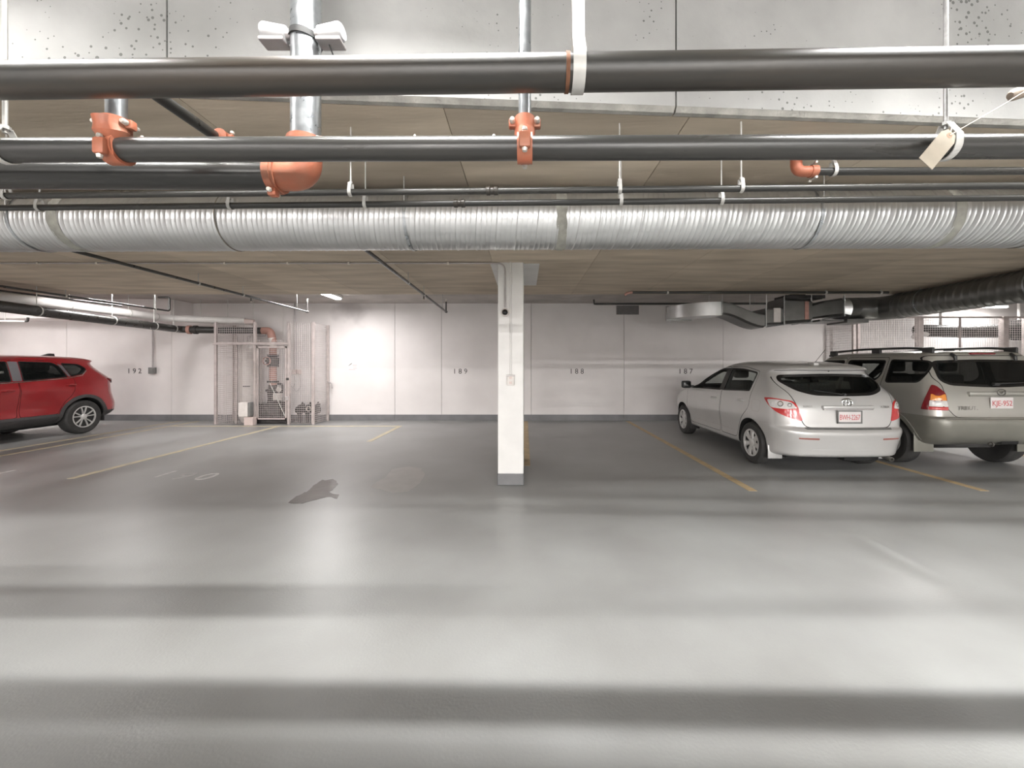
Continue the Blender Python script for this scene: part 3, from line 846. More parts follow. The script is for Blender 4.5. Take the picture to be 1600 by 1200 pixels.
# conduit across the slab, down the column to the camera dome
cdt = thing('cable_conduit', 'thin conduit along the slab that bends down the column face', 'conduit', (-6, 4.93, ZL))
cxm = (789 - VX) / F * 4.93
MB().tube(arc_path([(-9.5, 4.93, ZL - 0.016), (cxm, 4.93, ZL - 0.016), (cxm, 4.935, 2.2)], 0.10, 8), 0.0105, 12).build('conduit', 'conduit', cdt, smooth=40)
for px in (60, 152, 352, 450, 545, 700):
    x = (px - VX) / F * 4.93
    MB().bbox((x - 0.012, 4.912, ZL - 0.030), (x + 0.012, 4.948, ZL), 0.003).build('clip', 'bolt', cdt)
dm = thing('camera_dome', 'small dark glass camera dome high on the column', 'camera', (cxm, 4.93, 2.13))
zc = H + (VY - 488) / F * 4.93
MB().lathe([(0.052, 0), (0.052, 0.012), (0.047, 0.026), (0.042, 0.03)], (cxm, cy0 + 0.001, zc), (0, -1, 0), 28).build('base_ring', 'whitebox', dm, smooth=40)
MB().lathe([(0.037, 0.02)] + [(0.037 * math.cos(k * math.pi / 16), 0.03 + 0.037 * math.sin(k * math.pi / 16)) for k in range(0, 9)], (cxm, cy0, zc), (0, -1, 0), 28).build('dome', 'frit', dm, smooth=60)
xb = (798 - VX) / F * 4.94
ob = thing('outlet_box', 'white outlet box at mid height on the column face', 'outlet', (xb, 4.93, 1.25))
zb = H + (VY - 594) / F * 4.94
MB().bbox((xb - 0.045, 4.905, zb - 0.065), (xb + 0.045, 4.951, zb + 0.055), 0.006).build('box', 'whitebox', ob)
MB().bbox((xb - 0.055, 4.898, zb + 0.05), (xb + 0.05, 4.951, zb + 0.066), 0.004).build('lid', 'conduit', ob)
for k in (-1, 1):
    MB().bbox((xb - 0.018, 4.900, zb + k * 0.03 - 0.014), (xb + 0.018, 4.907, zb + k * 0.03 + 0.014), 0.003).build('socket', 'pinkbox', ob)
MB().tube([(xb, 4.935, zb + 0.05), (xb, 4.935, ZL)], 0.0115, 12).build('conduit', 'column', ob, smooth=40)
# long pipes at the right, under the slab edge and near the wall top
tp = run_pipe('sprinkler_pipe', 'black pipe under the slab edge above the ductwork on the right', [P(988, 457, 6.75), P(1388, 457, 6.75)], 0.022, 'black_pipe')
for px in (1043, 1290, 1376):
    q = P(px, 457, 6.75)
    MB().ring(q, (1, 0, 0), 0.022, 0.032, 0.014, 18).build('hanger_ring', 'whitesteel', tp, smooth=40)
    MB().tube([q, (q.x, q.y, ZL)], 0.005, 8).build('hanger_rod', 'rod', tp)
MB().tube([P(988, 457, 6.75), P(980, 458, 6.75), P(976, 461, 6.76)], 0.022, 12).build('end_elbow', 'redpipe', tp, smooth=40)
tp = run_pipe('sprinkler_pipe', 'black pipe close to the top of the back wall', [P(930, 475, 9.9), P(1420, 474, 9.9)], 0.024, 'black_pipe')
MB().tube([P(930, 475, 9.9), P(928.5, 475, 9.9), P(928, 468, 9.9)], 0.020, 10).build('upright', 'darkiron', tp, smooth=40)
for px in (962, 1180, 1300):
    q = P(px, 475, 9.9)
    MB().tube([q, (q.x, q.y, ZH)], 0.005, 8).build('hanger_rod', 'rod', tp)
vt = thing('wall_vent', 'dark grille set high in the back wall', 'vent', P(980, 491, YW))
a, b = P(963, 491.5, YW), P(998, 477.5, YW)
MB().box((a.x, YW - 0.012, a.z), (b.x, YW + 0.004, b.z)).build('frame', 'vent', vt)
n = 9
for k in range(n):
    z = a.z + 0.02 + (b.z - a.z - 0.04) * k / (n - 1)
    MB().box((a.x + 0.02, YW - 0.024, z - 0.006), (b.x - 0.02, YW - 0.010, z + 0.004)).build('louvre', 'greybox', vt)

# ------------------------------------------------------------------ ductwork at the right
XR, ZR, RR = 6.62, 2.53, 0.212
rd = thing('round_duct', 'dark spiral duct coming in from the right above the beige car', 'duct', (XR, 6, ZR - RR))
spiral((XR, 3.30, ZR), (XR, 7.05, ZR), RR, 0.11, 36, 0.004).build('duct_section', 'duct_dark', rd, smooth=28)
bend = arc_path([(XR, 7.0, ZR), (XR, 7.45, ZR), (XR - 0.45, 7.50, ZR)], 0.36, 3)
MB().tube(bend, RR * 1.02, 28).build('elbow', 'duct_dark', rd, smooth=20)
MB().tube(arc_path([db - dd * 0.02, Vector((XR, db.y, ZR)), (XR, 3.32, ZR)], 0.42, 5), [RD + 0.004] + [RR * 0.98] * 6 + [RR + 0.002], 32).build('feed_elbow', 'duct_dark', rd, smooth=25)
MB().ring((XR, 7.05, ZR), (0, 1, 0), RR, RR + 0.012, 0.03, 36).build('elbow_collar', 'duct_dark', rd, smooth=30)
for y in (4.9, 5.15, 6.6):
    MB().ring((XR, y, ZR), (0, 1, 0), RR + 0.003, RR + 0.006, 0.010, 32).build('duct_strap', 'galv', rd, smooth=30)
    for s in (-1, 1):
        MB().tube([(XR + s * 0.1, y, ZR + RR * 0.86), (XR + s * 0.1, y, ZL)], 0.005, 8).build('strap_rod', 'rod', rd)
YD = 7.60
bx = thing('box_duct', 'grey rectangular duct run with a dipping offset below the wall top', 'duct', (4.5, YD, 2.3))
def dz(py): return H + (VY - py) / F * (YD - 0.2)
def dx(px): return (px - VX) / F * (YD - 0.2)
# round to square transition
def loft(secs, name, m, sm=25):
    V, Fc = [], []
    n = len(secs[0])
    for s in secs: V += s
    for i in range(len(secs) - 1):
        for j in range(n):
            k = (j + 1) % n
            Fc.append((i * n + j, i * n + k, (i + 1) * n + k, (i + 1) * n + j))
    Fc.append(tuple(range(n))[::-1]); Fc.append(tuple((len(secs) - 1) * n + j for j in range(n)))
    return MB().add(V, Fc).build(name, m, bx, smooth=sm)
def circ(x, r, y=7.5, z=ZR): return [(x, y + r * math.cos(2 * math.pi * (k + 0.5) / 24), z + r * math.sin(2 * math.pi * (k + 0.5) / 24)) for k in range(24)]
def rect(x, hy, z0, z1, y=YD):
    o = []
    for k in range(24):
        th = 2 * math.pi * (k + 0.5) / 24
        c, s_ = math.cos(th), math.sin(th)
        q = max(abs(c), abs(s_))
        o.append((x, y + hy * c / q, (z0 + z1) / 2 + (z1 - z0) / 2 * s_ / q))
    return o
xA = XR - 0.42
loft([circ(xA + 0.02, RR), circ(xA - 0.22, RR)], 'round_collar', 'duct_dark')
x1 = dx(1315)
loft([circ(xA - 0.22, RR), rect(x1, 0.24, dz(493), dz(466))], 'transition', 'duct', 15)
loft([rect(x1, 0.245, dz(493), dz(466)), rect(dx(1286), 0.245, dz(496), dz(470)), rect(dx(1264), 0.245, dz(499), dz(477))], 'duct_section', 'duct_dark', 15)
loft([rect(dx(1264), 0.29, dz(503), dz(469)), rect(dx(1222), 0.29, dz(507), dz(466))], 'filter_box', 'duct_dark', 15)
MB().box((dx(1258), YD - 0.30, dz(500)), (dx(1252), YD - 0.285, dz(472))).build('seal_strip', 'redpipe', bx)
loft([rect(dx(1222), 0.25, dz(506), dz(480)), rect(dx(1195), 0.25, dz(508), dz(482))], 'duct_section', 'duct_dark', 15)
MB().box((dx(1206), YD - 0.256, dz(504)), (dx(1217), YD - 0.249, dz(482))).build('joint_cover', 'whitebox', bx)
secs = []
for k in range(11):
    t_ = k / 10; e = t_ * t_ * (3 - 2 * t_)
    secs.append(rect(dx(1193) + (dx(1126) - dx(1193)) * t_, 0.25, dz(512) + (dz(491) - dz(512)) * e, dz(490) + (dz(471) - dz(490)) * e))
loft(secs, 'offset', 'duct_dark', 15)
# curved end turning to the wall
V, Fc = [], []
z0, z1 = dz(493), dz(472)
xe = dx(1126)
n = 16
pts_o, pts_i = [], []
for k in range(n + 1):
    a_ = math.pi / 2 * k / n
    pts_o.append((xe - 0.75 * math.sin(a_), (YD - 0.25) + 0.75 * (1 - math.cos(a_))))
    pts_i.append((xe - 0.25 * math.sin(a_), (YD + 0.25) + 0.25 * (1 - math.cos(a_))))
MB().prism(pts_o + pts_i[::-1], 'z', z0, z1).build('elbow', 'duct', bx, smooth=20)
MB().box((xe - 0.76, YD + 0.50, z0 - 0.02), (xe - 0.24, YD + 0.53, z1 + 0.02)).build('flange', 'duct_dark', bx)
for k in range(7):
    zz = z0 + 0.03 + (z1 - z0 - 0.06) * k / 6
    MB().box((xe - 0.73, YD + 0.53, zz - 0.006), (xe - 0.27, YD + 0.55, zz + 0.006)).build('outlet_louvre', 'greybox', bx)
for x, zt, zb_ in ((dx(1126), dz(470), dz(492)), (dx(1194), dz(480), dz(510)), (dx(1222), dz(465), dz(508)), (dx(1264), dz(466), dz(504)), (x1, dz(464), dz(495))):
    MB().box((x - 0.012, YD - 0.275, zb_), (x + 0.012, YD + 0.275, zb_ + 0.02)).build('trapeze_bar', 'galv', bx)
    for s in (-1, 1):
        MB().tube([(x, YD + s * 0.268, zb_), (x, YD + s * 0.268, ZH)], 0.006, 8).build('hanger_rod', 'rod', bx)
    mbk = MB()
    mbk.box((x - 0.01, YD - 0.262, zb_ + 0.02), (x + 0.01, YD - 0.25, zt))
    mbk.build('drive_cleat', 'galv', bx)
MB().bbox((dx(1228), YD - 0.2, dz(466)), (dx(1290), YD + 0.15, dz(461)), 0.006).build('actuator_bracket', 'darkiron', bx)
MB().bbox((dx(1245), YD - 0.15, dz(461)), (dx(1262), YD + 0.05, dz(457)), 0.01).build('actuator', 'darkiron', bx)
MB().box((dx(1275), YD - 0.3, dz(503)), (dx(1312), YD + 0.2, dz(500))).build('support_plate', 'duct_dark', bx)
MB().box((dx(1317), YD - 0.3, dz(505)), (dx(1350), YD + 0.2, dz(499))).build('support_plate', 'duct_dark', bx)
# ------------------------------------------------------------------ pipes at the left leading to the pump cage
ZBk, ZWh = 2.36, 2.62
bp = thing('pump_pipe', 'black pipe from the left that feeds the pump through a red elbow', 'pipe', (-8.6, 9.9, ZBk))
RB = 0.085
pA, pB, pC = Vector((-7.55, 4.6, ZBk)), Vector((-8.55, 9.95, ZBk)), Vector((-6.72, 10.28, ZBk))
path = arc_path([pA, pB, pC], 0.22, 8)
MB().tube(path, RB, 28).build('pipe', 'black_pipe', bp, smooth=40)
q = pB.lerp(pC, 0.10)
for dxx, m in ((0.0, 'redpipe'), (0.14, 'darkiron')):
    MB().ring(q + (pC - pB).normalized() * dxx, pC - pB, RB - 0.002, RB + 0.022, 0.035, 28).build('coupling', m, bp, smooth=40)
XE = -6.52
MB().tube(arc_path([pC - Vector((0.02, 0, 0)), (XE - 0.02, 10.28, ZBk), (XE + 0.05, 10.28, ZBk - 0.3)], 0.2, 8), RB + 0.006, 28).build('elbow', 'redpipe', bp, smooth=40)
XV = XE + 0.045
MB().tube([(XE + 0.02, 10.28, ZBk - 0.19), (XV, 10.28, ZBk - 0.42)], [RB + 0.012, RB + 0.006], 24).build('white_sleeve', 'whitebox', bp, smooth=40)
MB().tube([(XV, 10.28, ZBk - 0.40), (XV, 10.28, 0.95)], RB, 24).build('drop_pipe', 'redpipe', bp, smooth=40)
for z in (1.93, 1.72, 1.45, 1.05):
    MB().ring((XV, 10.28, z), (0, 0, 1), RB, RB + 0.05, 0.022, 24).build('flange', 'darkiron' if z < 1.9 else 'redpipe', bp, smooth=40)
vb = MB().lathe([(RB, -0.13), (RB + 0.06, -0.08), (RB + 0.06, 0.08), (RB, 0.13)], (XV, 10.28, 1.58), (0, 0, 1), 20).build('valve_body', 'darkiron', bp, smooth=40)
MB().tube([(XV, 10.28, 1.58), (XV, 10.02, 1.58)], 0.03, 12).build('valve_stem', 'darkiron', vb)
MB().ring((XV, 10.03, 1.58), (0, 1, 0), 0.085, 0.105, 0.010, 24).build('handwheel', 'redpipe', vb, smooth=40)
wp = thing('jacketed_pipe', 'white jacketed pipe from the left ending above the pump cage', 'pipe', (-8.7, 9.6, ZWh))
path = arc_path([Vector((-8.62, 4.2, ZWh)), Vector((-8.72, 9.72, ZWh)), Vector((-7.15, 10.22, ZWh - 0.02))], 0.25, 8)
MB().tube(path, 0.085, 28).build('pipe', 'whitepipe', wp, smooth=40)
MB().tube([Vector((-7.30, 10.17, ZWh - 0.018)), Vector((-6.95, 10.28, ZWh - 0.05))], 0.07, 20).build('end_piece', 'pinkbox', wp, smooth=40)
for t_, A, E, r in ((wp, Vector((-8.62, 4.2, ZWh)), Vector((-8.72, 9.72, ZWh)), 0.085), (bp, pA, pB, RB)):
    for f in (0.35, 0.62, 0.83, 0.95):
        q = A.lerp(E, f)
        MB().ring(q, E - A, r, r + 0.006, 0.012, 28).build('hanger_ring', 'whitesteel', t_, smooth=40)
        MB().tube([q + Vector((0, 0, r)), (q.x, q.y, ZL if q.y < YS else (ZH))], 0.006, 8).build('hanger_rod', 'whitesteel', t_)
for x, y, z, t_ in ((-8.05, 9.93, ZWh + 0.07, wp), (-7.5, 10.1, ZWh + 0.07, wp), (-6.95, 10.24, ZBk + 0.08, bp)):
    MB().tube([(x, y, z), (x, y, ZH)], 0.006, 8).build('hanger_rod', 'whitesteel', t_)
# two slim sprinkler pipes above them
A, E = zline(0, 447, 2.66), zline(265, 486, 2.66)
t = run_pipe('sprinkler_pipe', 'slim dark sprinkler pipe above the white jacketed pipe', [A + (A - E).normalized() * 1.5, E, E + Vector((0.0, 0, 0.30)), E + Vector((-0.25, 0.0, 0.30))], 0.018, 'black_pipe', rnd=0.05)
for f in (0.3, 0.88):
    q = A.lerp(E, f)
    MB().tube([q, (q.x, q.y, ZL if q.y < YS else ZH)], 0.005, 8).build('hanger_rod', 'rod', t)
    MB().ring(q, E - A, 0.017, 0.025, 0.012, 16).build('hanger_ring', 'whitesteel', t, smooth=40)
A, E = zline(0, 454, 2.655), zline(190, 478, 2.655)
run_pipe('sprinkler_pipe', 'thin dark line between the white pipe and the sprinkler pipe', [A + (A - E).normalized() * 1.0, E], 0.016, 'black_pipe')
A = P(-60, 501, 9.6); E = P(40, 502, 9.6)
t = run_pipe('wall_pipe', 'short pale pipe with a dark elbow above the red car', [A, E], 0.02, 'whitepipe')
MB().tube(arc_path([E, E + Vector((0.05, 0, 0)), E + Vector((0.06, 0, 0.09))], 0.04), 0.024, 12).build('elbow', 'darkiron', t, smooth=40)
MB().tube([P(8, 501, 9.6), P(8, 482, 9.6)], 0.006, 8).build('hanger_rod', 'whitesteel', t)

# wall boxes
def wallbox(label, px, py, w, h, conduit_top, m='greybox', dpt=0.07, n=1, y=YW):
    p = P(px, py, y)
    t = thing('switch_box', label, 'box', (p.x, y, p.z))
    for k in range(n):
        x = p.x + (k - (n - 1) / 2) * w * 1.25
        MB().bbox((x - w / 2, y - dpt, p.z - h / 2), (x + w / 2, y, p.z + h / 2), 0.008).build('box', m, t)
        MB().bbox((x - w * 0.32, y - dpt - 0.012, p.z - h * 0.32), (x + w * 0.32, y - dpt + 0.002, p.z + h * 0.32), 0.004).build('cover', m, t)
    x = p.x - (n - 1) / 2 * w * 1.25
    MB().tube([(x, y - 0.03, p.z + h / 2 - 0.01), (x, y - 0.03, conduit_top)], 0.016, 10).build('conduit', 'conduit', t, smooth=40)
    return t
wallbox('grey switch box with conduit beside the stall number 192', 240, 579, 0.17, 0.17, 2.66)
t = wallbox('pair of small wall boxes with cables inside the pump cage', 465, 581, 0.10, 0.12, ZH, 'pinkbox', n=2)
p = P(461, 586, YW); p2 = P(470, 586, YW)
for a_, b_, s in ((p, 0.0, 0.18), (p2, 0.06, 0.28)):
    MB().tube(arc_path([a_ + Vector((0, -0.04, 0)), a_ + Vector((0.05, -0.06, -s)), a_ + Vector((-0.02 - b_, -0.06, -s - 0.18)), a_ + Vector((-0.10 - b_, -0.05, -s - 0.06))], 0.08, 6), 0.007, 8).build('cable', 'conduit', t, smooth=40)
# warning notice
p = P(552, 573, YW)
sg = thing('wall_notice', 'small white notice on the back wall right of the pump cage', 'sign', (p.x, YW, p.z))
MB().box((p.x - 0.14, YW - 0.006, p.z - 0.12), (p.x + 0.14, YW, p.z + 0.12)).build('board', 'sign', sg)
MB().prism([(p.x - 0.13, p.z + 0.02), (p.x - 0.12, p.z + 0.02), (p.x - 0.04, p.z + 0.075), (p.x - 0.03, p.z + 0.10), (p.x - 0.06, p.z + 0.085)], 'y', YW - 0.009, YW - 0.005).build('arrow_print', 'ink', sg)
for k in range(3):
    MB().box((p.x - 0.02 + 0.01 * k, YW - 0.008, p.z + 0.04 - 0.045 * k), (p.x + 0.10, YW - 0.005, p.z + 0.052 - 0.045 * k)).build('print_line', 'signred', sg)
MB().box((p.x - 0.12, YW - 0.008, p.z - 0.085), (p.x + 0.06, YW - 0.005, p.z - 0.072)).build('print_line', 'signred', sg)

# ------------------------------------------------------------------ wire mesh cages
def wires(p, q, z0, z1, step, r, parent, name='wire_mesh', zstep=None):
    """woven wire panel between two posts"""
    p, q = Vector(p), Vector(q)
    d = q - p; L = d.length; d.normalize()
    mb = MB()
    n = max(1, round(L / step))
    def bar(a, b):
        ax = (b - a).normalized()
        up = Vector((0, 0, 1)) if abs(ax.z) < 0.5 else d
        u = ax.cross(up).normalized() * r; w = ax.cross(u).normalized() * r
        mb.add([a + u, a + w, a - u, a - w, b + u, b + w, b - u, b - w], [(0, 1, 5, 4), (1, 2, 6, 5), (2, 3, 7, 6), (3, 0, 4, 7)])
    for k in range(1, n):
        c = p + d * L * k / n
        bar(Vector((c.x, c.y, z0)), Vector((c.x, c.y, z1)))
    m = round((z1 - z0) / (zstep or step))
    off = Vector((-d.y, d.x, 0)) * r
    for k in range(m + 1):
        z = z0 + (z1 - z0) * k / m
        bar(Vector((p.x, p.y, z)) + off, Vector((q.x, q.y, z)) + off)
    o = mb.build(name, 'wire', parent)
    o['kind'] = 'stuff'
    return o
YC = 9.97
cg = thing('pump_cage', 'wire mesh pump cage with a gate standing against the back wall', 'cage', (-6.5, YC, 0))
posts = [-7.70, -6.72, -5.88, -5.27]
ZC = 2.55
for i, x in enumerate(posts):
    MB().bbox((x - 0.03, YC - 0.03, 0), (x + 0.03, YC + 0.03, ZC), 0.006).build('post', 'cage', cg)
MB().bbox((-5.245, YW - 0.09, 0), (-5.185, YW - 0.03, ZC - 0.02), 0.006).build('post', 'cage', cg)
MB().bbox((-7.70 - 0.03, YW - 0.09, 0), (-7.70 + 0.03, YW - 0.03, ZC - 0.02), 0.006).build('post', 'cage', cg)
MB().bbox((-7.24, YC + 0.02, 0), (-7.20, YC + 0.06, ZC - 0.35), 0.005).build('post', 'cage', cg)
MB().bbox((-7.76, YC - 0.045, 1.98), (-5.84, YC - 0.005, 2.04), 0.005).build('rail', 'cage', cg)
wires((posts[0], YC, 0), (posts[1], YC, 0), 0.03, ZC - 0.03, 0.052, 0.0042, cg)
wires((posts[1], YC, 0), (posts[2], YC, 0), 2.05, 2.10, 0.052, 0.0042, cg)
wires((posts[2], YC, 0), (posts[3], YC, 0), 0.03, ZC - 0.03, 0.052, 0.0042, cg)
wires((posts[3] + 0.01, YC, 0), (-5.215, YW - 0.06, 0), 0.03, ZC - 0.03, 0.052, 0.0042, cg)
wires((posts[0], YC, 0), (posts[0], YW - 0.06, 0), 0.03, ZC - 0.03, 0.052, 0.0042, cg)
# gate
gx0, gx1 = posts[1] + 0.04, posts[2] - 0.04
gt = MB()
for a_, b_ in (((gx0, 0.12), (gx0 + 0.04, 1.95)), ((gx1 - 0.05, 0.12), (gx1, 1.95)), ((gx0, 0.12), (gx1, 0.16)), ((gx0, 1.90), (gx1, 1.94))):
    gt.box((a_[0], YC - 0.02, a_[1]), (b_[0], YC + 0.02, b_[1]))
gate = gt.build('gate_frame', 'cage', cg)
wires((gx0, YC, 0), (gx1, YC, 0), 0.15, 1.92, 0.052, 0.0042, gate, 'gate_mesh')
MB().tube([(gx0 + 0.34, YC - 0.02, 1.02), (gx1 - 0.04, YC - 0.02, 0.20)], 0.009, 8).build('gate_brace', 'whitesteel', gate)
MB().bbox((gx1 - 0.03, YC - 0.05, 0.60), (gx1 + 0.05, YC - 0.02, 0.70), 0.006).build('gate_latch', 'conduit', gate)
for z in (1.10,):
    MB().bbox((gx1 - 0.01, YC - 0.04, z), (gx1 + 0.06, YC - 0.02, z + 0.06), 0.004).build('gate_hinge', 'darkiron', gate)
MB().tube(arc_path([(-5.19, YW - 0.1, 1.02), (-5.09, YW - 0.12, 1.0), (-5.07, YW - 0.12, 0.86)], 0.04), 0.018, 10).build('lever', 'conduit', cg, smooth=40)
# pump
pm = thing('fire_pump', 'dark cast iron pump under the red drop pipe in the cage', 'pump', (XV, 10.28, 0))
MB().bbox((XV - 0.42, 10.08, 0), (XV + 0.46, 10.50, 0.08), 0.012).build('plinth', 'darkiron', pm)
MB().lathe([(0.10, -0.40), (0.17, -0.38), (0.20, -0.30), (0.20, 0.05), (0.16, 0.10), (0.09, 0.12)], (XV - 0.06, 10.28, 0.29), (1, 0, 0), 24).build('motor', 'darkiron', pm, smooth=35)
for k in range(7):
    MB().ring((XV - 0.42 + 0.055 * k, 10.28, 0.29), (1, 0, 0), 0.19, 0.215, 0.008, 24).build('cooling_fin', 'darkiron', pm, smooth=40)
MB().lathe([(0.10, -0.10), (0.21, -0.09), (0.235, 0.0), (0.21, 0.09), (0.10, 0.10)], (XV + 0.18, 10.28, 0.33), (1, 0, 0), 26).build('volute', 'darkiron', pm, smooth=35)
MB().lathe([(0.16, 0.4), (0.13, 0.5), (0.11, 0.62), (0.12, 0.78), (0.16, 0.80), (0.16, 0.85), (0.10, 0.86), (0.10, 0.96)], (XV, 10.28, 0), (0, 0, 1), 22).build('discharge_head', 'darkiron', pm, smooth=35)
MB().tube(arc_path([(XV, 10.2, 0.72), (XV + 0.28, 10.2, 0.75), (XV + 0.30, 10.2, 0.98), (XV + 0.18, 10.2, 1.0)], 0.08, 5), 0.028, 12).build('bypass_pipe', 'darkiron', pm, smooth=40)
MB().lathe([(0.05, -0.02), (0.065, -0.015), (0.065, 0.015), (0.05, 0.02)], (XV + 0.24, 10.14, 0.86), (0, 1, 0), 20).build('gauge', 'whitebox', pm, smooth=40)
MB().bbox((XV + 0.10, 10.10, 0.58), (XV + 0.30, 10.20, 0.76), 0.02).build('control_cover', 'whitebox', pm)
MB().tube([(XV - 0.05, 10.12, 0.95), (XV - 0.25, 10.12, 0.72), (XV - 0.30, 10.12, 0.30)], 0.008, 8).build('sense_line', 'bolt', pm)
# manifold to the right of the pump
mf = thing('valve_manifold', 'low row of dark valves at the right end of the pump cage', 'valves', (-5.55, 10.32, 0))
MB().tube([(-5.88, 10.32, 0.32), (-5.30, 10.32, 0.32)], 0.085, 20).build('header', 'darkiron', mf, smooth=40)
for x in (-5.80, -5.60, -5.40):
    MB().ring((x, 10.32, 0.32), (1, 0, 0), 0.08, 0.135, 0.02, 22).build('flange', 'darkiron', mf, smooth=40)
    MB().lathe([(0.05, 0.0), (0.05, 0.12), (0.02, 0.13), (0.02, 0.17)], (x + 0.07, 10.32, 0.36), (0, 0, 1), 14).build('bonnet', 'darkiron', mf, smooth=40)
    MB().bbox((x - 0.03, 10.27, 0), (x + 0.03, 10.37, 0.26), 0.008).build('stand', 'darkiron', mf)
MB().ring((-5.50, 10.18, 0.36), (0, 1, 0), 0.05, 0.065, 0.008, 20).build('handwheel', 'bolt', mf, smooth=40)
# white tank and the small box in front
tk = thing('pressure_tank', 'tall white tank behind the left mesh of the pump cage', 'tank', (-7.13, 10.33, 0))
MB().lathe([(0.12, 0), (0.16, 0.02), (0.16, 0.05), (0.20, 0.10), (0.21, 0.16), (0.21, 1.85), (0.19, 1.97), (0.12, 2.05), (0.04, 2.08)], (-7.13, 10.33, 0), (0, 0, 1), 28).build('shell', 'whitebox', tk, smooth=40)
MB().bbox((-7.13, 10.10, 0.93), (-6.95, 10.125, 0.95), 0.004).build('fitting', 'darkiron', tk)
MB().tube(arc_path([(-7.13, 10.33, 2.06), (-7.13, 10.33, 2.24), (-6.70, 10.33, 2.24)], 0.06), 0.022, 12).build('top_pipe', 'conduit', tk, smooth=40)
bxf = thing('utility_box', 'small white box on a pink plinth at the foot of the cage', 'box', (-6.93, 9.87, 0))
MB().bbox((-6.88, 9.79, 0), (-6.66, 9.935, 0.20), 0.008).build('plinth', 'pinkbox', bxf)
MB().bbox((-7.02, 9.78, 0.20), (-6.79, 9.935, 0.56), 0.03).build('case', 'whitebox', bxf)
MB().bbox((-6.79, 9.80, 0.22), (-6.73, 9.92, 0.56), 0.006).build('side_cover', 'greybox', bxf)

# storage cage at the right
YF = 9.72
fc = thing('storage_cage', 'wire mesh storage fence behind the beige car on the right', 'cage', (11.5, YF, 0))
fp = [(1334, 0.028), (1341, 0.028), (1436, 0.055), (1500, 0.018), (1568, 0.062), (1600, 0.03), (1660, 0.05), (1760, 0.05)]
fx = [((px - VX) / F * YF, w) for px, w in fp]
for x, w in fx:
    MB().bbox((x - w, YF - w, 0), (x + w, YF + w, 2.66), 0.006).build('post', 'cage', fc)
for (xa, _), (xb_, _) in zip(fx[1:], fx[2:]):
    wires((xa, YF, 0), (xb_, YF, 0), 0.05, 2.62, 0.055, 0.0036, fc)
wires((fx[0][0], YF, 0), (fx[0][0], YW - 0.02, 0), 0.05, 2.62, 0.06, 0.0036, fc)
MB().bbox((fx[0][0], YF - 0.02, 2.62), (fx[-1][0], YF + 0.02, 2.66), 0.004).build('top_rail', 'cage', fc)
dk = thing('storage_pipe', 'thick dark pipe seen through the storage cage mesh', 'pipe', (11, 10.25, 2.3))
zt = H + (VY - 517) / F * 10.2
MB().tube([(9.98, 10.2, zt + 0.04), (10.3, 10.2, zt), (11.2, 10.2, zt - 0.01), (15.2, 10.2, zt + 0.06)], [0.12, 0.155, 0.165, 0.20], 28).build('pipe', 'darkiron', dk, smooth=50)
MB().tube([(9.90, 10.2, zt - 0.18), (10.05, 10.2, zt - 0.06), (10.2, 10.2, zt - 0.02)], [0.05, 0.11, 0.13], 20).build('end_boot', 'whitepipe', dk, smooth=50)
MB().ring((12.6, 10.2, zt + 0.02), (1, 0, 0), 0.17, 0.26, 0.10, 28).build('flange', 'darkiron', dk, smooth=40)
for x in (10.6, 12.6, 13.8):
    MB().tube([(x, 10.2, zt), (x, 10.2, ZH)], 0.03, 12).build('drop', 'whitepipe', dk, smooth=40)
# ------------------------------------------------------------------ cars
def pchip(xs_, ys_, t):
    xs_, ys_ = np.asarray(xs_, float), np.asarray(ys_, float)
    h = np.diff(xs_); dlt = np.diff(ys_) / h
    m = np.zeros_like(ys_)
    for i in range(1, len(ys_) - 1):
        if dlt[i - 1] * dlt[i] > 0:
            w1, w2 = 2 * h[i] + h[i - 1], h[i] + 2 * h[i - 1]
            m[i] = (w1 + w2) / (w1 / dlt[i - 1] + w2 / dlt[i])
    m[0], m[-1] = dlt[0], dlt[-1]
    i = np.clip(np.searchsorted(xs_, t) - 1, 0, len(h) - 1)
    s = (t - xs_[i]) / h[i]
    return ((1 + 2 * s) * (1 - s) ** 2 * ys_[i] + s * (1 - s) ** 2 * h[i] * m[i] + s * s * (3 - 2 * s) * ys_[i + 1] + s * s * (s - 1) * h[i] * m[i + 1])

def outline(xr, xf, w, rr, rf, br, bf):
    """half outline of one level, from rear centre to front centre"""
    pts = []
    rrx, rfx = rr * 1.25, rf * 1.6
    for k in range(9): pts.append((xr, (w - rr) * k / 9))
    for k in range(9):
        a = math.pi / 2 * k / 9
        pts.append((xr + rrx * (1 - math.cos(a)), w - rr + rr * math.sin(a)))
    xa, xb = xr + rrx, xf - rfx
    for k in range(34): pts.append((xa + (xb - xa) * k / 34, w))
    for k in range(9):
        a = math.pi / 2 * k / 9
        pts.append((xb + rfx * math.sin(a), w - rf + rf * math.cos(a)))
    for k in range(9): pts.append((xf, (w - rf) * (1 - k / 8)))
    out = []
    for x, y in pts:
        u = (y / w) ** 2
        fr = max(0.0, 1 - (x - xr) / 0.9) ** 2
        ff = max(0.0, 1 - (xf - x) / 1.1) ** 2
        out.append((x + br * u * fr - bf * u * ff, y))
    return out

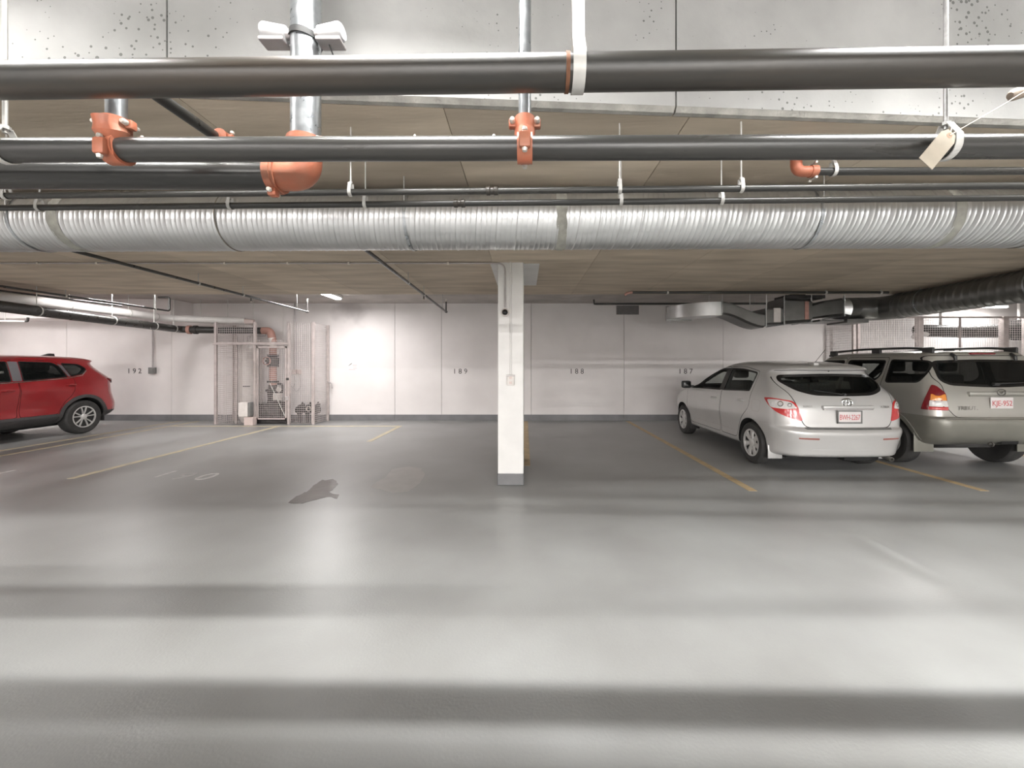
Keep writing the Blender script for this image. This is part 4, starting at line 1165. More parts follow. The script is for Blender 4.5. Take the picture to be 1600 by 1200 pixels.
def body_mesh(keys, sub, zmap, ymap, low_z=None):
    """keys rows: z, xr, xf, w, rr, rf, br, bf"""
    K = np.array(keys, float)
    n = len(K)
    ts = np.linspace(0, n - 1, (n - 1) * sub + 1)
    C = [pchip(range(n), K[:, j], ts) for j in range(8)]
    V, Fc, mi = [], [], []
    m = None
    for i in range(len(ts)):
        z, xr, xf, w, rr, rf, br, bf = [c[i] for c in C]
        half = outline(xr, xf, w, min(rr, w * 0.95), min(rf, w * 0.95), br, bf)
        full = half + [(x, -y) for x, y in half[-2:0:-1]]
        m = len(full)
        for x, y in full:
            V.append((x, ymap(x, y, z), zmap(x, y, z)))
    for i in range(len(ts) - 1):
        zm = (C[0][i] + C[0][i + 1]) / 2
        for j in range(m):
            k = (j + 1) % m
            Fc.append((i * m + j, i * m + k, (i + 1) * m + k, (i + 1) * m + j))
            mi.append(1 if (low_z is not None and zm < low_z) else 0)
    for base, flip, mm in ((0, True, 1 if low_z else 0), ((len(ts) - 1) * m, False, 0)):
        # strip across the cap between the two mirrored halves
        h = m // 2
        for j in range(h):
            a, b = base + j, base + j + 1
            c, d = base + (m - j) % m, base + (m - j - 1) % m
            q = []
            for k in (a, b, d, c):
                if k not in q: q.append(k)
            if len(q) > 2:
                Fc.append(tuple(q[::-1]) if flip else tuple(q)); mi.append(mm)
    return V, Fc, mi

def temp_obj(V, Fc, mats, mi=None):
    me = bpy.data.meshes.new('tmp')
    me.from_pydata([tuple(v) for v in V], [], Fc)
    for mm in mats: me.materials.append(mm)
    if mi: me.polygons.foreach_set('material_index', mi)
    bm = bmesh.new(); bm.from_mesh(me)
    bmesh.ops.recalc_face_normals(bm, faces=bm.faces)
    bm.faces.ensure_lookup_table()
    seen = set()
    for f0 in bm.faces:                      # turn every shell outward
        if f0.index in seen: continue
        comp, stack = [], [f0]
        seen.add(f0.index)
        while stack:
            f = stack.pop(); comp.append(f)
            for e in f.edges:
                for g_ in e.link_faces:
                    if g_.index not in seen:
                        seen.add(g_.index); stack.append(g_)
        v6 = 0.0
        for f in comp:
            vs = [v.co for v in f.verts]
            for a, b in zip(vs[1:], vs[2:]): v6 += vs[0].dot(a.cross(b))
        if v6 < 0: bmesh.ops.reverse_faces(bm, faces=comp)
    bm.to_mesh(me); bm.free()
    o = bpy.data.objects.new('tmp', me)
    COL.objects.link(o)
    return o
def boolean(o, cutter, op):
    """returns a new mesh of o with cutter applied"""
    md = o.modifiers.new('b', 'BOOLEAN')
    md.operation = op; md.object = cutter; md.solver = 'EXACT'
    try: md.material_mode = 'TRANSFER'
    except Exception: pass
    dg = bpy.context.evaluated_depsgraph_get()
    me = bpy.data.meshes.new_from_object(o.evaluated_get(dg), depsgraph=dg)
    o.modifiers.clear()
    return me
def drop(o):
    me = o.data
    bpy.data.objects.remove(o)
    if me.users == 0: bpy.data.meshes.remove(me)

POLY = {}
def round_poly(pts, r, n=5, step=0.06, counts=None):
    raw = [tuple(p[:2]) for p in pts]
    pts = [Vector((p[0], p[1], 0)) for p in pts]
    rs = list(r) if isinstance(r, (list, tuple)) else [r] * len(pts)
    out = []
    N = len(pts)
    for i in range(N):
        a, b, c = pts[i - 1], pts[i], pts[(i + 1) % N]
        d1, d2 = a - b, c - b
        k = min(max(rs[i], 0.004), d1.length * 0.46, d2.length * 0.46)
        p, q = b + d1.normalized() * k, b + d2.normalized() * k
        for j in range(n + 1):
            t = j / n
            out.append(p * (1 - t) ** 2 + b * 2 * t * (1 - t) + q * t * t)
    dense, cnt = [], []
    for i in range(len(out)):
        a, b = out[i], out[(i + 1) % len(out)]
        m = counts[i] if counts else max(1, int((b - a).length / step))
        cnt.append(m)
        for k in range(m): dense.append(a.lerp(b, k / m))
    res = [(p.x, p.y) for p in dense]
    POLY[id(res)] = (raw, rs, n, step, cnt, res)
    return res
def shrink(poly, dst):
    """offset outline inward by dst, keeping its point count"""
    if id(poly) not in POLY:                       # plain convex outline
        raw, rs, n, step, cnt = list(poly), None, 0, 0, None
    else:
        raw, rs, n, step, cnt, _ = POLY[id(poly)]
    N = len(raw)
    area = sum(raw[i - 1][0] * raw[i][1] - raw[i][0] * raw[i - 1][1] for i in range(N))
    sg = 1 if area > 0 else -1
    out = []
    for i in range(N):
        a, b, c = Vector(raw[i - 1]), Vector(raw[i]), Vector(raw[(i + 1) % N])
        t1, t2 = (b - a).normalized(), (c - b).normalized()
        n1, n2 = Vector((-t1.y, t1.x)) * sg, Vector((-t2.y, t2.x)) * sg
        m = n1 + n2
        k = min(2.0 / max(m.length_squared, 0.2), 3.0)
        q = b + m * dst * k
        out.append((q.x, q.y))
    if rs is None: return out
    return round_poly(out, [max(r - dst, 0.006) for r in rs], n, step, cnt)

class Car:
    def __init__(s, name, label, loc, rz):
        s.root = thing(name, label, 'car', loc, rz)
    def part(s, name, mb, m, parent=None, smooth=35):
        return mb.build(name, m, parent or s.root, smooth=smooth, local=True)
    def mesh_part(s, name, me, parent=None, smooth=32):
        me.polygons.foreach_set('use_smooth', [True] * len(me.polygons))
        me.set_sharp_from_angle(angle=math.radians(smooth))
        me.name = name
        o = bpy.data.objects.new(name, me)
        COL.objects.link(o); o.parent = parent or s.root
        return o
    # projection frames: (origin, u axis, ray direction)
    def frame(s, kind, side=1):
        if kind == 'side': return (Vector((0, 3 * side, 0)), Vector((1, 0, 0)), Vector((0, -side, 0)))
        if kind == 'rear': return (Vector((-2, 0, 0)), Vector((0, 1, 0)), Vector((1, 0, 0)))
        if kind == 'front': return (Vector((8, 0, 0)), Vector((0, 1, 0)), Vector((-1, 0, 0)))
        if kind == 'corner':
            u = Vector((1, side, 0)).normalized(); d = Vector((1, -side, 0)).normalized()
            return (-d * 3, u, d)
    def hit(s, fr, u, z):
        o, ua, d = fr
        p, nrm, i, dist = s.bvh.ray_cast(o + ua * u + Vector((0, 0, z)), d, 20)
        if p is None: return None, None
        if nrm.dot(d) > 0: nrm = -nrm
        return p, nrm
    def patch(s, fr, poly, off=0.003, rings=(1.0, 0.75, 0.5, 0.25), skirt=0.012):
        cx = sum(p[0] for p in poly) / len(poly); cz = sum(p[1] for p in poly) / len(poly)
        N = len(poly)
        V, Fc = [], []
        def put(u, z, of, prev):
            p, nrm = s.hit(fr, u, z)
            if p is None: p, nrm = prev
            V.append(p + nrm * of)
            return (p, nrm)
        cp = s.hit(fr, cx, cz)
        if skirt:
            pr = cp
            for u, z in poly: pr = put(u, z, off - skirt, pr)
        for t in rings:
            pr = cp
            for u, z in poly: pr = put(cx + (u - cx) * t, cz + (z - cz) * t, off, pr)
        V.append(cp[0] + cp[1] * off)
        nr = len(rings) + (1 if skirt else 0)
        for i in range(nr - 1):
            for j in range(N):
                k = (j + 1) % N
                Fc.append((i * N + j, i * N + k, (i + 1) * N + k, (i + 1) * N + j))
        for j in range(N):
            Fc.append(((nr - 1) * N + j, (nr - 1) * N + (j + 1) % N, nr * N))
        return MB().add(V, Fc)
    def band(s, fr, poly, inner, off=0.0035):
        """ring between a window outline and a smaller one"""
        N = len(poly)
        V, Fc = [], []
        pr = s.hit(fr, *poly[0])
        for lst, of in ((poly, off - 0.008), (poly, off), (inner, off), (inner, off - 0.012)):
            for u, z in lst:
                h = s.hit(fr, u, z)
                if h[0] is not None: pr = h
                V.append(pr[0] + pr[1] * of)
        for i in range(3):
            for j in range(N):
                k = (j + 1) % N
                Fc.append((i * N + j, i * N + k, (i + 1) * N + k, (i + 1) * N + j))
        return MB().add(V, Fc)
    def ribbon(s, fr, pts, w, off=0.002, h=0.006):
        """thin raised strip following the surface"""
        dense = []
        for a, b in zip(pts, pts[1:]):
            a, b = Vector(a), Vector(b)
            m = max(1, int((b - a).length / 0.05))
            dense += [a.lerp(b, k / m) for k in range(m)]
        dense.append(Vector(pts[-1]))
        V, Fc = [], []
        pr = s.hit(fr, *dense[0])
        n = len(dense)
        for i, p in enumerate(dense):
            t = (dense[min(i + 1, n - 1)] - dense[max(i - 1, 0)]).normalized()
            nn = Vector((-t.y, t.x)) * w / 2
            for q, of in ((p - nn, off - h), (p - nn, off), (p + nn, off), (p + nn, off - h)):
                hh = s.hit(fr, q.x, q.y)
                if hh[0] is not None: pr = hh
                V.append(pr[0] + pr[1] * of)
        for i in range(n - 1):
            for k in range(3):
                Fc.append((i * 4 + k, i * 4 + k + 1, i * 4 + 5 + k, i * 4 + 4 + k))
        return MB().add(V, Fc)

    def build_body(s, keys, sub, zmap, ymap, paint, low, low_z, cabin_keys, side_wins, rear_win, wind, doors, gate, axles, ytrack, rw, arch):
        V, Fc, mi = body_mesh(keys, sub, zmap, ymap, low_z)
        mats = [paint, low or paint, M['cabin'], M['well']]
        o = temp_obj(V, Fc, mats, mi)
        bm = bmesh.new(); bm.from_mesh(o.data)
        s.bvh = BVHTree.FromBMesh(bm); bm.free()
        # cutters: cabin, windows, wheel wells
        V2, F2, _ = body_mesh(cabin_keys, 3, lambda x, y, z: zmap(x, y, z) if z > 0.9 else z, ymap)
        mb = MB()
        for w in side_wins:
            mb.prism(shrink(w, 0.018), 'y', -1.3, 1.3)
        c2 = temp_obj(mb.v, mb.f, mats, [2] * len(mb.f))
        me = boolean(o, c2, 'DIFFERENCE'); o.data = me; drop(c2)
        for w, a, b in ((rear_win, -0.6, 1.0), (wind, 1.9, 5.0)):
            mb = MB().prism(shrink(w, 0.02), 'x', a, b)
            c2 = temp_obj(mb.v, mb.f, mats, [2] * len(mb.f))
            me = boolean(o, c2, 'DIFFERENCE'); o.data = me; drop(c2)
        c1 = temp_obj(V2, F2, mats, [2] * len(F2))
        me = boolean(o, c1, 'DIFFERENCE'); o.data = me; drop(c1)
        mb = MB()
        for ax in axles:
            for sd in (-1, 1):
                cyl = [(ax + arch * math.cos(2 * math.pi * k / 40), rw + arch * math.sin(2 * math.pi * k / 40)) for k in range(40)]
                mb.prism(cyl, 'y', sd * (ytrack - 0.26), sd * 1.4)
        c3 = temp_obj(mb.v, mb.f, mats, [3] * len(mb.f))
        me = boolean(o, c3, 'DIFFERENCE'); o.data = me; drop(c3)
        # doors cut out as their own panels with a real gap
        s.doors = []
        cut = MB()
        for dpoly in doors:
            for sd in (1, -1):
                inner = MB().prism(shrink(dpoly, 0.0035), 'y', sd * 0.62, sd * 1.3)
                c = temp_obj(inner.v, inner.f, mats, [3] * len(inner.f))
                me = boolean(o, c, 'INTERSECT'); drop(c)
                s.doors.append(s.mesh_part('door', me))
                cut.prism(shrink(dpoly, -0.0035), 'y', sd * 0.60, sd * 1.31)
                # keep gaps between neighbours clean: one cutter at a time
                c = temp_obj(cut.v, cut.f, mats, [3] * len(cut.f))
                me = boolean(o, c, 'DIFFERENCE'); o.data = me; drop(c)
                cut = MB()
        inner = MB().prism(shrink(gate, 0.004), 'x', -1, 0.62)
        c = temp_obj(inner.v, inner.f, mats, [3] * len(inner.f))
        me = boolean(o, c, 'INTERSECT'); drop(c)
        s.gate = s.mesh_part('tailgate', me)
        inner = MB().prism(shrink(gate, -0.004), 'x', -1, 0.60)
        c = temp_obj(inner.v, inner.f, mats, [3] * len(inner.f))
        me = boolean(o, c, 'DIFFERENCE'); o.data = me; drop(c)
        me = o.data; bpy.data.objects.remove(o)
        s.body = s.mesh_part('body', me)
    def windows(s, side_wins, rear_win, wind, gsides, grear, fw=0.024):
        for i, w in enumerate(side_wins):
            for sd in (1, -1):
                fr = s.frame('side', sd)
                o = s.part('side_window', s.patch(fr, w, 0.001, skirt=0.0, rings=(0.995, 0.75, 0.5, 0.25)), MATS[gsides[i]])
                s.part('window_frame', s.band(fr, w, shrink(w, fw)), 'frit', o)
        fr = s.frame('rear')
        s.rg = s.part('rear_window', s.patch(fr, rear_win, 0.001, skirt=0.0, rings=(0.995, 0.85, 0.7, 0.55, 0.4, 0.2)), MATS[grear])
        s.part('window_frame', s.band(fr, rear_win, shrink(rear_win, 0.035)), 'frit', s.rg)
        fr = s.frame('front')
        o = s.part('windscreen', s.patch(fr, wind, 0.001, skirt=0.0, rings=(0.995, 0.85, 0.7, 0.55, 0.4, 0.2)), MATS['light_glass'])
        s.part('window_frame', s.band(fr, wind, shrink(wind, 0.04)), 'frit', o)
    def wheels(s, axles, ytrack, rw, rrim, wd, style):
        for ax in axles:
            for sd in (1, -1):
                c = Vector((ax, sd * ytrack, rw)); A = (0, sd, 0)
                h = wd / 2
                prof = [(rrim - 0.01, -h * 0.9), (rrim + 0.015, -h), (rw - 0.03, -h), (rw - 0.008, -h * 0.82), (rw, -h * 0.6), (rw, h * 0.6), (rw - 0.008, h * 0.82), (rw - 0.03, h), (rrim + 0.015, h), (rrim - 0.006, h * 0.9), (rrim - 0.012, h * 0.6)]
                ty = s.part('wheel_tyre', MB().lathe(prof, c, A, 44), 'tyre')
                s.part('wheel_barrel', MB().lathe([(rrim * 0.9, h * 0.2), (rrim * 0.95, h * 0.45), (0.02, h * 0.30)], c, A, 40), 'rimdark', ty)
                s.part('rim_lip', MB().ring(c + Vector(A) * h * 0.86, A, rrim - 0.022, rrim, 0.012, 44), 'rim', ty)
                dv = Vector(A)
                nsp = {'seven': 7, 'twin': 10, 'five': 5}[style]
                for k in range(nsp):
                    if style == 'twin':
                        th = 2 * math.pi * (k // 2) / 5 + (0.24 if k % 2 else -0.24) + math.pi / 2
                        w0, w1 = 0.012, 0.014
                        ti = th - (0.12 if k % 2 else -0.12)
                    else:
                        th = 2 * math.pi * k / nsp + math.pi / 2
                        ti = th
                        w0, w1 = (0.036, 0.050) if style == 'seven' else (0.03, 0.045)
                    ro, ri = rrim - 0.012, 0.035
                    po = Vector((math.cos(th), 0, math.sin(th))); pi_ = Vector((math.cos(ti), 0, math.sin(ti)))
                    a_, b_ = c + pi_ * ri, c + po * ro
                    dr = (b_ - a_).normalized(); sdv = dr.cross(dv).normalized()
                    y0, y1 = h * 0.72, h * 0.80
                    V = []
                    for p, w_, yy in ((a_, w0, h * 0.80), (a_.lerp(b_, 0.5), (w0 * 0.9 if style == 'seven' else (w0 + w1) / 2), h * 0.90), (b_, w1, h * 0.86)):
                        V += [p + dv * (yy - 0.02) - sdv * w_, p + dv * yy - sdv * w_ * 0.7, p + dv * yy + sdv * w_ * 0.7, p + dv * (yy - 0.02) + sdv * w_]
                    Fc = []
                    for i in range(2):
                        for q in range(4):
                            Fc.append((i * 4 + q, i * 4 + (q + 1) % 4, i * 4 + 4 + (q + 1) % 4, i * 4 + 4 + q))
                    Fc += [(0, 1, 2, 3), (11, 10, 9, 8)]
                    s.part('spoke', MB().add(V, Fc), 'rim', ty)
                s.part('hub_cap', MB().lathe([(0.062, h * 0.70), (0.060, h * 0.86), (0.045, h * 0.93), (0.01, h * 0.95)], c, A, 22), 'rim', ty)
    def seats(s, rows_, zs_, w=0.5):
        for x, ys_ in rows_:
            for y in ys_:
                b = MB().bbox((x - 0.06, y - w / 2, zs_ + 0.12), (x + 0.09, y + w / 2, zs_ + 0.66), 0.05)
                o = s.part('seat', b, 'seat')
                s.part('headrest', MB().bbox((x - 0.05, y - 0.13, zs_ + 0.70), (x + 0.05, y + 0.13, zs_ + 0.88), 0.04), 'seat', o)
                s.part('seat_cushion', MB().bbox((x, y - w / 2, zs_ - 0.08), (x + 0.5, y + w / 2, zs_ + 0.12), 0.05), 'seat', o)
    def mirror(s, x, z, w, m):
        for sd in (1, -1):
            p, n = s.hit(s.frame('side', sd), x, z)
            o = s.part('door_mirror', MB().bbox((x - 0.05, p.y + sd * 0.05, z - 0.02), (x + 0.09, p.y + sd * (0.05 + w), z + 0.13), 0.035), m)
            s.part('mirror_arm', MB().bbox((x - 0.02, p.y - sd * 0.02, z + 0.0), (x + 0.05, p.y + sd * 0.08, z + 0.04), 0.012), m, o)
            s.part('mirror_glass', MB().bbox((x - 0.054, p.y + sd * 0.065, z), (x - 0.046, p.y + sd * (0.035 + w), z + 0.11), 0.003), 'frit', o)
    def handle(s, x, z, door_i, m, ln=0.16):
        for k, sd in enumerate((1, -1)):
            p, n = s.hit(s.frame('side', sd), x, z)
            d = s.doors[door_i * 2 + k]
            pts = [Vector((x - ln / 2, p.y - sd * 0.005, z - 0.004)), Vector((x - ln * 0.36, p.y + sd * 0.03, z)), Vector((x + ln * 0.36, p.y + sd * 0.03, z + 0.002)), Vector((x + ln / 2, p.y - sd * 0.005, z - 0.004))]
            s.part('handle', MB().tube(arc_path(pts, 0.04), [0.016] * len(arc_path(pts, 0.04)), 10), m, d)
    def rear_text(s, name, body, size, y, z, m, off=0.002, **k):
        p, n = s.hit(s.frame('rear'), y, z)
        n = Vector((n.x, n.y * 0.3, n.z)).normalized()
        zax = n; xax = Vector((0, 0, 1)).cross(zax).normalized(); yax = zax.cross(xax)
        mt = Matrix((xax, yax, zax)).transposed().to_4x4()
        v, f = text_mesh(body, size, depth=0.0015, **k)
        return s.part(name, MB().add([p + n * off + mt @ q for q in v], f), m, s.gate, smooth=None)
    def plate(s, txt, y, z, frame_col, sc=1.0, tilt=0.0):
        p, n = s.hit(s.frame('rear'), y, z)
        w, h = 0.1525, 0.076
        x = p.x - 0.012
        o = s.part('licence_plate', MB().bbox((x - 0.004, y - w, z - h), (x + 0.006, y + w, z + h), 0.003), 'plate', s.gate)
        # frame round it
        if frame_col:
            f = MB()
            for a, b in (((-w - .012, -h - .012), (w + .012, -h + .010)), ((-w - .012, h - .006), (w + .012, h + .010)), ((-w - .012, -h), (-w + .004, h)), ((w - .004, -h), (w + .012, h))):
                f.box((x - 0.009, y + a[0], z + a[1]), (x + 0.002, y + b[0], z + b[1]))
            s.part('plate_frame', f, frame_col, s.gate, smooth=None)
        mt = Matrix(((0, 0, -1), (-1, 0, 0), (0, 1, 0))).to_4x4()
        if not txt: return o
        v, f = text_mesh(txt, 0.100, depth=0.001, spacing=0.95)
        xs_ = [q.x for q in v]; k = 0.268 / (max(xs_) - min(xs_))
        v = [Vector((q.x * k, q.y, q.z)) for q in v]
        s.part('plate_lettering', MB().add([Vector((x - 0.006, y, z - 0.008)) + mt @ q for q in v], f), 'plate_ink', o, smooth=None)
        return o
    def ellipse(s, y, z, a, b, r, m, parent, x=None, seg=36):
        p, n = s.hit(s.frame('rear'), y, z)
        pts = [Vector(((x if x is not None else p.x) - 0.008, y + a * math.cos(2 * math.pi * k / seg), z + b * math.sin(2 * math.pi * k / seg))) for k in range(seg + 1)]
        return s.part('emblem_ring', MB().tube(pts, r, 8, caps=False), m, parent)

# ---- silver hatchback -------------------------------------------------------------------------
def silver_car():
    c = Car('hatchback_car', 'silver white hatchback parked nose to the wall below number 187', (4.30, 5.235, 0), math.pi / 2)
    #        z     xr    xf    w     rr    rf    br    bf
    keys = [(0.20, 0.42, 4.05, 0.70, 0.20, 0.25, 0.02, 0.05),
            (0.24, 0.17, 4.22, 0.80, 0.26, 0.35, 0.06, 0.10),
            (0.28, 0.07, 4.28, 0.848, 0.28, 0.38, 0.08, 0.12),
            (0.36, 0.045, 4.32, 0.862, 0.28, 0.40, 0.09, 0.14),
            (0.48, 0.015, 4.35, 0.874, 0.27, 0.42, 0.09, 0.16),
            (0.58, 0.00, 4.365, 0.880, 0.26, 0.42, 0.09, 0.16),
            (0.63, 0.022, 4.36, 0.882, 0.25, 0.42, 0.09, 0.16),
            (0.66, 0.062, 4.345, 0.882, 0.24, 0.42, 0.09, 0.16),
            (0.78, 0.072, 4.28, 0.880, 0.22, 0.42, 0.09, 0.16),
            (0.90, 0.085, 4.10, 0.874, 0.21, 0.42, 0.09, 0.14),
            (0.98, 0.105, 3.75, 0.864, 0.20, 0.36, 0.09, 0.12),
            (1.04, 0.130, 3.35, 0.850, 0.20, 0.30, 0.10, 0.12),
            (1.10, 0.165, 3.12, 0.828, 0.20, 0.26, 0.10, 0.14),
            (1.20, 0.260, 2.93, 0.787, 0.20, 0.24, 0.12, 0.16),
            (1.30, 0.360, 2.70, 0.745, 0.20, 0.22, 0.12, 0.18),
            (1.385, 0.440, 2.45, 0.705, 0.18, 0.22, 0.12, 0.18),
            (1.425, 0.400, 2.32, 0.680, 0.16, 0.22, 0.09, 0.18),
            (1.470, 0.455, 2.15, 0.640, 0.18, 0.22, 0.09, 0.16),
            (1.505, 0.62, 2.00, 0.560, 0.20, 0.22, 0.06, 0.12),
            (1.530, 0.95, 1.85, 0.420, 0.20, 0.20, 0.04, 0.06),
            (1.538, 1.20, 1.70, 0.220, 0.12, 0.12, 0.02, 0.03)]
    def zmap(x, y, z):
        k = max(0.0, min(1.0, (z - 1.1) / 0.4))
        return z + 0.02 * k * (1 - ((x - 1.9) / 1.2) ** 2 if abs(x - 1.9) < 1.2 else 0.0)
    def ymap(x, y, z):
        f = 1 - 0.030 * max(0.0, (0.9 - x) / 0.9) ** 2 - 0.05 * max(0.0, (x - 3.0) / 1.4) ** 2
        bulge = 0.012 * math.exp(-((z - 0.72) / 0.12) ** 2) - 0.012 * math.exp(-((z - 0.46) / 0.10) ** 2)
        return y * f * (1 + (bulge if abs(y) > 0.5 else 0))
    cab = [(0.34, 0.55, 3.0, 0.70, 0.1, 0.1, 0, 0), (0.60, 0.30, 3.1, 0.74, 0.1, 0.1, 0, 0), (1.0, 0.28, 3.05, 0.76, 0.12, 0.2, 0.05, 0.1),
           (1.10, 0.30, 2.95, 0.74, 0.14, 0.2, 0.1, 0.12), (1.25, 0.42, 2.72, 0.69, 0.15, 0.2, 0.1, 0.15), (1.37, 0.55, 2.38, 0.63, 0.15, 0.2, 0.1, 0.15), (1.44, 0.75, 2.1, 0.53, 0.15, 0.2, 0.06, 0.1)]
    w1 = round_poly([(3.12, 1.015), (1.82, 1.045), (1.80, 1.43), (2.22, 1.425), (2.60, 1.30)], [0.02, 0.02, 0.03, 0.12, 0.25])
    w2 = round_poly([(1.74, 1.047), (0.93, 1.085), (0.90, 1.375), (1.30, 1.425), (1.72, 1.435)], [0.02, 0.03, 0.06, 0.12, 0.02])
    rw_ = round_poly([(-0.66, 1.345), (-0.70, 1.26), (-0.60, 1.14), (-0.40, 1.075), (0, 1.065), (0.40, 1.075), (0.60, 1.14), (0.70, 1.26), (0.66, 1.345), (0, 1.365)], [0.05, 0.08, 0.10, 0.12, 0.3, 0.12, 0.10, 0.08, 0.05, 0.2])
    ws = round_poly([(-0.66, 1.06), (0.66, 1.06), (0.52, 1.40), (-0.52, 1.40)], 0.08)
    d1 = round_poly([(3.02, 0.33), (1.80, 0.33), (1.775, 1.0), (1.775, 1.46), (2.25, 1.455), (2.66, 1.32), (3.19, 1.0), (3.16, 0.6)], [0.05, 0.05, 0.05, 0.03, 0.1, 0.2, 0.05, 0.1])
    d2 = round_poly([(1.76, 0.33), (1.26, 0.33), (1.19, 0.50), (1.06, 0.68), (0.88, 0.84), (0.86, 1.39), (1.28, 1.455), (1.755, 1.46)], [0.05, 0.05, 0.1, 0.1, 0.1, 0.06, 0.1, 0.03])
    gate = round_poly([(-0.56, 0.655), (0.56, 0.655), (0.62, 0.80), (0.66, 1.02), (0.74, 1.25), (0.68, 1.41), (-0.68, 1.41), (-0.74, 1.25), (-0.66, 1.02), (-0.62, 0.80)], [0.08, 0.08, 0.1, 0.1, 0.1, 0.03, 0.03, 0.1, 0.1, 0.1])
    AX = (0.835, 3.435); YT, RW = 0.775, 0.313
    c.build_body(keys, 3, zmap, ymap, M['silver'], M['silver'], None, cab, [w1, w2], rw_, ws, [d1, d2], gate, AX, YT, RW, 0.372)
    c.windows([w1, w2], rw_, ws, ['light_glass', 'light_glass'], 'tinted_glass')
    c.wheels(AX, YT, RW, 0.205, 0.20, 'seven')
    c.seats([(2.05, (0.36, -0.36)), (1.15, (0.42, 0, -0.42))], 0.55, 0.44)
    c.mirror(2.98, 1.03, 0.17, 'darkplastic')
    c.handle(2.00, 0.90, 0, 'silver'); c.handle(1.10, 0.935, 1, 'silver')
    S, Rr = c.frame('side'), c.frame('rear')
    for sd in (1, -1):
        cf = c.frame('corner', sd)
        u = (lambda x, y: ((x + y) / math.sqrt(2)))
        # tail lamp: red shell, clear upper lens, two bulb bowls
        lamp = round_poly([(0.98, 1.025), (0.83, 1.03), (0.60, 1.00), (0.55, 0.94), (0.492, 0.735), (0.62, 0.775), (0.78, 0.84), (0.90, 0.93)], [0.03, 0.05, 0.08, 0.05, 0.03, 0.08, 0.08, 0.05])
        lens = round_poly([(0.92, 1.005), (0.80, 1.012), (0.61, 0.985), (0.555, 0.905), (0.68, 0.890), (0.86, 0.900)], [0.03, 0.05, 0.05, 0.03, 0.05, 0.04])
        fu = lambda poly: [(a, b) for a, b in poly]
        lo = c.part('tail_lamp', c.patch(cf, fu(lamp), 0.006), 'lens_red')
        c.part('clear_lens', c.patch(cf, fu(lens), 0.010), 'lens_white', lo)
        for uu, zz, rr_ in ((0.735, 0.955, 0.035), (0.63, 0.945, 0.026)):
            ring = [(uu + rr_ * math.cos(2 * math.pi * k / 18), zz + rr_ * math.sin(2 * math.pi * k / 18)) for k in range(18)]
            c.part('bulb_bowl', c.band(cf, ring, shrink(ring, 0.010), 0.013), 'chrome', lo)
        rf_ = round_poly([(sd * 0.42, 0.500), (sd * 0.66, 0.505), (sd * 0.66, 0.525), (sd * 0.42, 0.522)], 0.006)
        c.part('bumper_reflector', c.patch(Rr, rf_, 0.004), 'reflector')
        c.part('mud_flap', MB().bbox((0.42, sd * 0.66, 0.165), (0.435, sd * 0.86, 0.36), 0.005), 'silver')
        c.part('mud_flap', MB().bbox((3.04, sd * 0.68, 0.165), (3.055, sd * 0.86, 0.36), 0.005), 'darkplastic')
    # fuel flap outline on the left flank, seams on the bumper and sill
    fl = round_poly([(0.60, 0.80), (0.80, 0.80), (0.82, 0.98), (0.60, 0.98)], 0.05)
    c.part('fuel_flap', c.band(S, fl, shrink(fl, 0.006), 0.001), 'conduit')
    for sd in (1, -1):
        S2 = c.frame('side', sd)
        c.part('pillar_trim', c.patch(S2, round_poly([(1.86, 1.05), (1.70, 1.055), (1.68, 1.43), (1.84, 1.43)], 0.01), 0.0045), 'frit')
        c.part('door_crease', c.ribbon(S2, [(2.85, 0.43), (1.3, 0.435)], 0.010, 0.002), 'conduit')
        c.part('bumper_seam', c.ribbon(S2, [(0.60, 0.665), (0.40, 0.68), (0.22, 0.70)], 0.005, 0.001), 'conduit')
    gap = round_poly([(-0.56, 0.632), (0.56, 0.632), (0.58, 0.655), (-0.58, 0.655)], 0.006)
    c.part('bumper_step', c.patch(Rr, gap, 0.003), 'greybox')
    c.part('bumper_crease', c.ribbon(Rr, [(-0.62, 0.285), (-0.46, 0.36), (0.46, 0.36), (0.62, 0.285)], 0.012, 0.003), 'silver')
    # handle bar over the plate, emblem, lettering, plate
    p, n = c.hit(Rr, 0, 0.93)
    c.part('gate_handle', MB().bbox((p.x - 0.028, -0.34, 0.905), (p.x + 0.02, 0.34, 0.948), 0.012), 'silver', c.gate)
    c.part('handle_shadow_lip', MB().bbox((p.x - 0.020, -0.33, 0.892), (p.x + 0.01, 0.33, 0.906), 0.004), 'conduit', c.gate)
    c.plate('BWH-2267', 0.0, 0.80, 'greybox')
    p, n = c.hit(Rr, 0, 0.99)
    em = c.ellipse(0, 0.99, 0.070, 0.050, 0.007, 'chrome', c.gate, p.x)
    c.ellipse(0, 0.99, 0.024, 0.046, 0.006, 'chrome', c.gate, p.x - 0.003)
    c.ellipse(0, 1.012, 0.048, 0.020, 0.006, 'chrome', c.gate, p.x - 0.003)
    c.rear_text('lettering', 'TOYOTA', 0.036, 0.50, 0.93, 'badge')
    c.rear_text('lettering', 'MATRIX', 0.046, -0.50, 0.925, 'badge', shear=0.2)
    # wiper, antenna, exhaust, brake light, underside
    p, n = c.hit(Rr, 0.0, 1.09); q, n2 = c.hit(Rr, 0.36, 1.14)
    wi = c.part('wiper', MB().tube([p - Vector((0.02, 0, 0)), p.lerp(q, 0.5) - Vector((0.03, 0, 0)), q - Vector((0.016, 0, 0))], 0.006, 8), 'darkplastic', c.gate)
    c.part('wiper_hub', MB().lathe([(0.02, -0.02), (0.016, 0.02)], p - Vector((0.012, 0, 0)), (-1, 0, 0), 14), 'darkplastic', c.gate)
    an = c.part('antenna', MB().tube([(0.60, 0.10, 1.50), (0.55, 0.10, 1.53), (0.36, 0.10, 1.70)], [0.006, 0.004, 0.003], 8), 'darkplastic')
